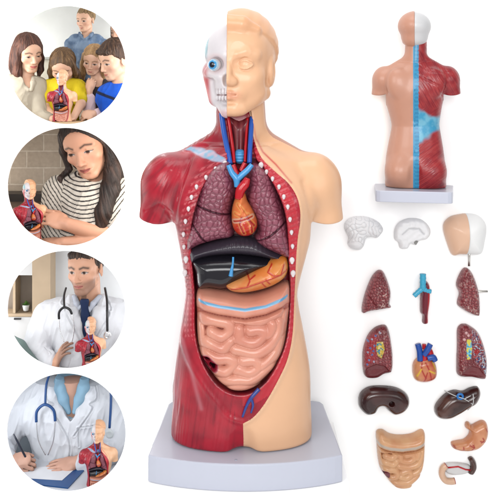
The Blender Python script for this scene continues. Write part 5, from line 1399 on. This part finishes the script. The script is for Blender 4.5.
    F.cone(W(68, 200, z - 16), W(114, 197, z - 16), 8.4 * u, 8.4 * u, 3 * u); F.cone(W(90, 205, z - 12), W(88, 248, z - 8), 12.4 * u, 12.6 * u, 4 * u)
    F.cone(W(119, 192, z - 8), W(121, 226, z + 8), 6.6 * u, 6.0 * u, 3); F.cone(W(61, 193, z - 8), W(56, 232, z + 6), 6.4 * u, 5.4 * u, 3)
    F.cone(H.p(0, -8.5, -2), W(91, 196, z + 2), 5.6 * u, 5.8 * u, 1.5, 'sub'); clipY(F, 127, 248.2)
    def stripes(V, n):
        xx = V[:, 0] - W(90, 0, z)[0]; arm = np.abs(xx) - 8.5 * u
        s = V[:, 1] + .012 * xx * xx * np.exp(-(xx / 60) ** 2) + 2.2 * noise3(V, .05, 3)
        s = np.where(arm > 0, s * .75 + .75 * np.sign(xx) * xx * .9, s)
        f = (s / 5.2) % 1
        return lerp(np.broadcast_to(alb(226, 218, 206), V.shape), alb(40, 36, 40), sstep(.64, .70, f) * sstep(.99, .93, f))
    P.cloth('striped_top', F, stripes, .8, .06)
    mini(29.5, 179, .182, -148, 38, 352, 'small torso model turned sideways under the hand of the woman in stripes')

def coat_person(z, u, label, foot): return Person(label, foot)
def lamp_tube(name, pts, r, m, par, n=8):
    P = catmull([W(*p) for p in pts], 6, False); return put(name, tube(P, r, n), m, par)
def scene_doctor():
    wall = mat('clinic_wall', alb(232, 234, 236), .8); niche(2, 248.5, 371.5, wall, MATS['white_wall_paint']); hidden_niche_lamp(2, 310, .08, .05, back=.10)
    # cabinet with shelf, plant; wooden panel
    z = ZB + 14
    wood = mat('pale_wood', None, .5, .15, 150)
    def bx(name, px0, px1, py0, py1, zc, hz, m, par=None):
        a = W(px0, py0, zc); b = W(px1, py1, zc)
        return put(name, boxm(((a[0] + b[0]) / 2, (a[1] + b[1]) / 2, zc), ((b[0] - a[0]) / 2, (b[1] - a[1]) / 2, hz)), m, par, smooth=False)
    wd = mat('cabinet_wood', alb(204, 180, 150), .5, .1, 120, vary=.12); wh = mat('cabinet_white', alb(236, 236, 236), .4); dk = mat('cabinet_inner', alb(138, 124, 110), .6)
    f = W(20, 330, z); root = empty('cabinet', f, 'pale wooden cabinet with open shelf and white drawers behind the doctor', 'cabinet')
    bx('side_panel', 35, 53, 246, 365, z, 14, wd, root); bx('back_board', 0, 34.8, 262, 318, z - 12, 1, dk, root); bx('shelf', 0, 34.8, 311, 314, z, 13, wd, root); bx('top_door', 0, 34.8, 249, 273, z, 13, wh, root)
    bx('divider', 15.5, 18, 273.2, 310.8, z, 12, wd, root)
    dr = bx('drawer', 0, 34.8, 314.4, 366, z, 13, wh, root); bx('drawer_handle', 14, 21, 318, 319.6, z + 14.2, 1, mat('handle_dark', alb(60, 60, 62), .4), dr)
    zp = z + 6; c = W(26, 310.6, zp); root = empty('potted_plant', c, 'small green plant in a white pot on the cabinet shelf', 'plant')
    t = np.linspace(0, 1, 6); P = np.stack([np.full(6, c[0]), c[1] - 7.5 * t, np.full(6, zp)], 1)
    put('pot', tube(P, 3.4 + 1.4 * t, 16), mat('pot_white', alb(226, 226, 222), .4), root)
    rs = np.random.RandomState(3); V = []; Q = []
    for i in range(90):
        a = rs.rand() * 6.28; el = rs.rand() * 1.2 + .25; ln = 4 + 4 * rs.rand()
        d = np.array([math.cos(a) * math.cos(el), -math.sin(el), math.sin(a) * math.cos(el)]); s_ = np.cross(d, [0, 1, .2]); s_ /= np.linalg.norm(s_)
        p = np.array([c[0], c[1] - 7, zp]); o = len(V)
        V += [p, p + d * ln * .55 + s_ * .9, p + d * ln + np.array([0, .8, 0]), p + d * ln * .55 - s_ * .9]; Q.append((o, o + 1, o + 2, o + 3))
    put('leaves', (np.array(V), Q), mat('plant_green', alb(96, 140, 60), .5, vary=.3), root, smooth=False)
    # chair back
    zc = -150; F = Field(W(-10, 328, zc - 14), W(50, 371.3, zc + 14), .7)
    F.path([W(2, 338, zc), W(18, 348, zc), W(32, 366, zc), W(36, 380, zc)], [9, 10, 9, 8], 3); F.cone(W(0, 350, zc), W(20, 372, zc), 16, 16, 6); F.all(lambda X, Y, Z: np.abs(Z - zc) - 7 + 0 * X + 0 * Y, 3); clipY(F, None, 371)
    V, Q, n = finish(F); tag(put('chair', (V, Q), mat('chair_teal', alb(128, 152, 148), .7, .2, 900)), 'grey green chair back at the lower left of the doctor', 'chair')
    # the doctor
    skin = alb(226, 172, 142); z = -188; u = 2.12 * kz(z)
    root = Person('bearded doctor in a white coat and navy tie, hand raised beside the model', W(84, 369, z)); P = root
    H = Head(W(85.5, 268, z), frame(yaw=-15, pitch=2, roll=-3), u)
    F = Field(W(24, 246, z - 26), W(134, 372, z + 50), .65)
    head_skin(F, H)
    F.cone(H.p(0, -6.5, -2.6), W(89, 308, z - 10), 5.2 * u, 5.7 * u, 1.5 * u); F.cone(W(62, 322, z - 12), W(112, 322, z - 12), 8 * u, 8 * u, 3 * u); F.cone(W(86, 325, z - 10), W(84, 369, z - 8), 11 * u, 11 * u, 3 * u)
    el = W(37, 350, z + 10); wr = W(53.5, 366, z + 34); F.cone(W(49, 318, z - 8), el, 4.6 * u, 4 * u, 3); F.cone(el, wr, 3.8 * u, 2.5 * u, 2)
    hand(F, wr, (.5, -.86, .12), (-.8, -.4, .45), u * .86, 1, (12, 22, 18), 6, (55, 38))
    F.cone(W(121, 320, z - 8), W(124, 366, z + 4), 4.6 * u, 4 * u, 3)
    clipY(F, 249, 371)
    P.body(F, H, skin, lambda L, c: paint_face(L, c, skin, alb(186, 110, 100), alb(44, 30, 24), stubble=.6, blush=.15, browk=1.35, es=1.1))
    F = Field(W(60, 242, z - 36), W(116, 296, z + 36), .6); hair_cap(F, H, front=5.4, slope=1.0, nape=-5.5, r=(8.0, 9.0, 9.8)); H.cone(F, (-3.5, 7.6, 5.8), (4.5, 7.6, 5.2), 1.7, 1.6, 1.2); clipY(F, 248.8)
    P.hair(F, H, (58, 42, 34), (96, 72, 58), (28, 18, 15), 3, .3)
    # shirt, tie, coat
    F = Field(W(62, 290, z - 20), W(112, 352, z + 30), .6)
    F.cone(W(87, 308, z - 6), W(84, 350, z + 2), 7.2 * u, 9.5 * u, 2 * u)
    F.cone(H.p(0, -7, -1.5), W(88, 302, z - 4), 4.9 * u, 5.6 * u, 1, 'sub')
    for q in (-1, 1): F.path([W(87 + q * 12.5, 297, z + 2), W(85 + q * 8, 304, z + 15), W(83.5 + q * 6, 311, z + 17), W(84 + q * 1, 303, z + 18)], [1.2 * u, 1.3 * u, .6 * u, .7 * u], .4 * u)
    P.cloth('shirt', F, alb(204, 210, 224), .25)
    F = Field(W(72, 296, z + 4), W(100, 352, z + 36), .5)
    F.cone(W(84.5, 302, z + 19), W(84.5, 307, z + 20), 2.1 * u, 1.7 * u, .5); F.path([W(84.5, 306, z + 19), W(86, 322, z + 20), W(87, 345, z + 20)], [1.5 * u, 2.6 * u, 3.0 * u], 1); F.all(lambda X, Y, Z: np.abs(Z - (z + 20)) - 3.6 + 0 * X + 0 * Y, 1.5)
    P.cloth('tie', F, alb(24, 44, 84), .15)
    F = Field(W(14, 286, z - 40), W(142, 372, z + 46), .75)
    F.cone(W(60, 320, z - 12), W(113, 320, z - 12), 10.6 * u, 10.4 * u, 4 * u); F.cone(W(86, 325, z - 8), W(84, 374, z - 6), 14.5 * u, 15 * u, 4 * u)
    F.path([W(48, 317, z - 8), W(36, 350, z + 10)], [7.4 * u, 6.2 * u], 4); F.cone(W(36, 350, z + 10), W(49, 363, z + 29), 6 * u, 4.6 * u, 3)
    F.cone(W(121, 319, z - 8), W(126, 372, z + 4), 7.2 * u, 6.4 * u, 4)
    F.path([H.p(0, -8, -2), W(87, 306, z + 6)], [6.9 * u, 6.6 * u], 1.5, 'sub')
    wd_ = [W(87, 300, z + 14), W(85.5, 322, z + 22), W(86, 352, z + 26)]
    F.path(wd_, [6.8 * u, 4.6 * u, 1.0 * u], 1.5, 'sub')
    for q in (-1, 1):
        F.path([W(87 + q * 16, 298, z - 4), W(86 + q * 14, 312, z + 16), W(86 + q * 11, 326, z + 23), W(86 + q * 2, 350, z + 25)], [1.7 * u, 3.0 * u, 3.4 * u, .8 * u], .7 * u)
    clipY(F, 250, 371.2)
    P.cloth('coat', F, alb(236, 238, 244), .9, .06, grooves=[[(68, 290), (62, 303), (67, 306), (66, 312), (82, 345), (84, 369)], [(100, 287), (111, 308), (106, 311), (109, 315), (94, 340)]])
    # stethoscope over the coat
    blk = mat('rubber_black', alb(28, 28, 32), .35, coat=.2); st = mat('steel_tube', (.62, .62, .64), .22, metal=1.0)
    zz = z + 38
    r = empty('stethoscope', W(64, 345, zz), 'black stethoscope hanging round the neck of the doctor with navy tie', 'stethoscope')
    lamp_tube('tube', [(66, 288, z + 6), (64, 296, z + 22), (64.2, 307, zz)], 1.3, blk, r)
    lamp_tube('tube', [(59, 319, zz), (59.2, 312, zz), (64, 307.4, zz), (69.5, 309.5, zz), (71.8, 314, zz)], 1.5, blk, r)
    lamp_tube('ear_tube', [(59, 318, zz), (60, 330, zz + 2), (64, 342, zz + 4)], .6, st, r); lamp_tube('ear_tube', [(72, 314, zz), (74, 328, zz + 2), (72, 342, zz + 4)], .6, st, r)
    lamp_tube('tube', [(105, 288, z + 2), (107, 300, z + 22), (107.2, 312, zz - 2), (107.4, 331, zz + 1)], 1.5, blk, r)
    c = np.array(W(107.4, 335.5, zz + 1)); F = Field(c - 8, c + 8, .4); F.ell(c, (4.6, 4.8, 1.6)); F.ell(c + (0, 0, 1.8), (3.2, 3.3, 1), .3, None, 'sub'); put('disc', F.mesh(), st, r)
    mini(91, 316.5, .152, -146, 22, 350, 'small torso model in front of the doctor with navy tie')

def scene_writing():
    wall = mat('grey_blue_wall', alb(150, 160, 170), .8); niche(3, 371.5, 560, wall, mat('desk_white', alb(226, 230, 238), .4, .05, 200)); hidden_niche_lamp(3, 428, .09, .04, (.96, .98, 1), .04)
    YT = CY + 465.0
    a = W(-60, 0, -210)[0]; b = W(200, 0, -210)[0]
    o = put('desk', boxm(((a + b) / 2, YT + 3, -176), ((b - a) / 2, 3, 48)), MATS['desk_white'], smooth=False); tag(o, 'white desk under the clipboard and the writing hands', 'desk')
    # clipboard and paper
    def slabq(name, corners, y0, th, m, par):
        top = [on_plane(x, y, YT) for x, y in corners]; top = [(p[0], YT - y0 - th, p[2]) for p in top]; bt = [(p[0], YT - y0, p[2]) for p in top]
        return put(name, (top + bt, [(0, 1, 2, 3), (7, 6, 5, 4)] + [(i, 4 + i, 4 + (i + 1) % 4, (i + 1) % 4) for i in range(4)]), m, par, smooth=False)
    p = on_plane(50, 477, YT); r = empty('clipboard', (p[0], YT, p[2]), 'blue clipboard with a white sheet under the writing hands', 'clipboard')
    slabq('board', [(12, 468.5), (88, 467), (68, 489), (33, 485)], .1, 1.5, mat('clipboard_blue', alb(28, 84, 146), .35, coat=.3), r)
    slabq('paper', [(17, 468.8), (78, 467.6), (62, 482), (29, 480)], 1.75, .3, mat('paper_white', alb(240, 242, 248), .7), r)
    skin = alb(214, 166, 144); z = -226; u = 2.5 * kz(z)
    P = Person('doctor in an open white coat and light blue shirt, writing on the clipboard', W(70, 470, z))
    F = Field(W(-10, 371, z - 30), W(140, 482, z + 56), .75)
    F.cone(W(72, 366, z - 6), W(72, 396, z - 4), 6.4 * u, 6.8 * u, 2 * u); F.cone(W(40, 408, z - 14), W(104, 408, z - 14), 8 * u, 8 * u, 3 * u); F.cone(W(72, 410, z - 8), W(72, 458, z - 6), 7.5 * u, 7.5 * u, 3 * u)
    # left hand (viewer) with the pen, right hand lying flat
    w1 = np.array(on_plane(11.5, 460.5, YT - 11)); el1 = W(0, 444, z + 2); F.cone(W(22, 410, z - 8), el1, 4.6 * u, 4 * u, 3); F.cone(el1, w1, 4 * u, 2.6 * u, 2)
    hand(F, w1, (.95, -.12, .22), (-.1, -.8, .75), u * .84, -1, (50, 60, 35), 1, (30, -5))
    w2 = np.array(on_plane(79, 462, YT - 7)); el2 = W(120, 446, z + 14); F.cone(W(116, 410, z - 8), el2, 4.6 * u, 4 * u, 3); F.cone(el2, w2, 4 * u, 2.6 * u, 2)
    hand(F, w2, (-1, .10, .12), (.05, -1, .35), u * .88, 1, (5, 10, 8), 3, (28, 12))
    clipY(F, 372.2)
    P.body(F, None, skin, None)
    F = Field(W(44, 371, z - 20), W(100, 450, z + 40), .65)
    F.cone(W(72, 386, z - 10), W(72, 440, z - 4), 7.5 * u, 8 * u, 2 * u); F.cone(W(72, 366, z), W(71.5, 392, z + 12), 6.5 * u, 4.6 * u, 1, 'sub'); F.path([W(72, 380, z + 16), W(71.5, 408, z + 22)], [5.0 * u, .8 * u], 1, 'sub')
    for q in (-1, 1): F.path([W(72 + q * 13, 374, z), W(72 + q * 11.5, 388, z + 13), W(71.5 + q * 8, 399, z + 17), W(71.5 + q * 3.0, 412, z + 19)], [1.5 * u, 2.3 * u, 2.1 * u, .9 * u], .9 * u)
    clipY(F, 372.2); P.cloth('shirt', F, alb(150, 190, 216), .2, .1)
    F = Field(W(-22, 371, z - 46), W(150, 482, z + 50), .8)
    F.cone(W(40, 408, z - 14), W(104, 408, z - 14), 10.6 * u, 10.6 * u, 4 * u); F.cone(W(52, 412, z - 4), W(56, 458, z - 6), 9.0 * u, 8.6 * u, 5 * u); F.cone(W(92, 412, z - 4), W(90, 458, z - 6), 9.0 * u, 8.6 * u, 5 * u); F.cone(W(72, 410, z - 4), W(72, 458, z - 6), 9.0 * u, 8.4 * u, 5 * u); F.cone(W(52, 390, z - 14), W(92, 390, z - 14), 7 * u, 7 * u, 4 * u)
    F.cone(W(20, 408, z - 8), el1, 7.6 * u, 6.4 * u, 4); F.cone(el1, w1 - np.array([9, 1, 2]), 6.0 * u, 4.0 * u, 3)
    F.cone(W(118, 408, z - 8), el2, 7.6 * u, 6.4 * u, 4); F.cone(el2, w2 + np.array([10, -1, 1]), 6.0 * u, 4.2 * u, 3)
    F.path([W(72, 372, z + 6), W(72, 396, z + 16), W(71, 424, z + 24)], [7.6 * u, 6.0 * u, .8 * u], 1.5, 'sub')
    for q in (-1, 1): F.path([W(72 + q * 20, 378, z - 2), W(72 + q * 18.5, 396, z + 10), W(71 + q * 13, 412, z + 17), W(71 + q * 3.5, 430, z + 20)], [1.8 * u, 3.0 * u, 3.0 * u, .8 * u], .9 * u)
    clipY(F, 372.4); P.cloth('coat', F, alb(232, 236, 244), 1.1, .05, grooves=[[(50, 382), (46, 398), (54, 404), (52, 410), (69, 440), (69, 462)], [(94, 380), (97, 398), (90, 404), (92, 410), (74, 436)], [(78, 428), (94, 426)], [(78, 428), (79, 446)]])
    # pen
    a = np.array(W(13.5, 434, -172)); b = np.array(on_plane(31.5, 468.5, YT - 2.2))
    t = np.linspace(0, 1, 8)[:, None]; tag(put('pen', tube(a + (b - a) * t, np.array([.9, 1.2, 1.3, 1.3, 1.3, 1.3, 1.0, .3]), 10), mat('pen_dark', alb(40, 44, 60), .25, coat=.4)), 'dark pen held in the writing hand over the paper', 'pen')
    blu = mat('rubber_blue', alb(30, 78, 140), .35, coat=.2); st = MATS['steel_tube']; zz = z + 34
    r = empty('stethoscope', W(46, 456, zz), 'blue stethoscope over the white coat of the writing doctor', 'stethoscope')
    lamp_tube('tube', [(50, 372.8, z + 14), (46.5, 384, z + 28), (45.5, 396, zz - 2), (45.2, 405, zz)], 1.5, blu, r)
    lamp_tube('tube', [(36.3, 422, zz), (37, 411, zz), (45, 404.5, zz + 1), (53.5, 410, zz), (55.2, 421, zz)], 1.8, blu, r)
    lamp_tube('ear_tube', [(36.3, 421, zz), (38.5, 440, zz), (45.5, 455, zz)], .7, st, r); lamp_tube('ear_tube', [(55.2, 420, zz), (53.5, 440, zz), (48, 455, zz)], .7, st, r)
    lamp_tube('tube', [(104, 372.8, z + 10), (110, 388, z + 26), (111, 402, z + 32), (109.5, 428, z + 36)], 1.7, blu, r)
    c = np.array(W(109.5, 434, z + 37)); F = Field(c - 8, c + 8, .4); F.ell(c, (5.4, 5.6, 1.8)); F.ell(c + (0, 0, 2.0), (3.8, 3.9, 1), .3, None, 'sub'); put('disc', F.mesh(), mat('disc_pale', alb(214, 222, 226), .3, coat=.3), r)
    mini(99.5, 419.5, .190, -150, 8, None, 'small torso model standing on the white desk beside the clipboard')
build_camera(); build_light()
HOLES = build_stage()
TORSO = build_torso()
REAR = build_rear()
build_pieces()
scene_classroom(); scene_striped(); scene_doctor(); scene_writing()
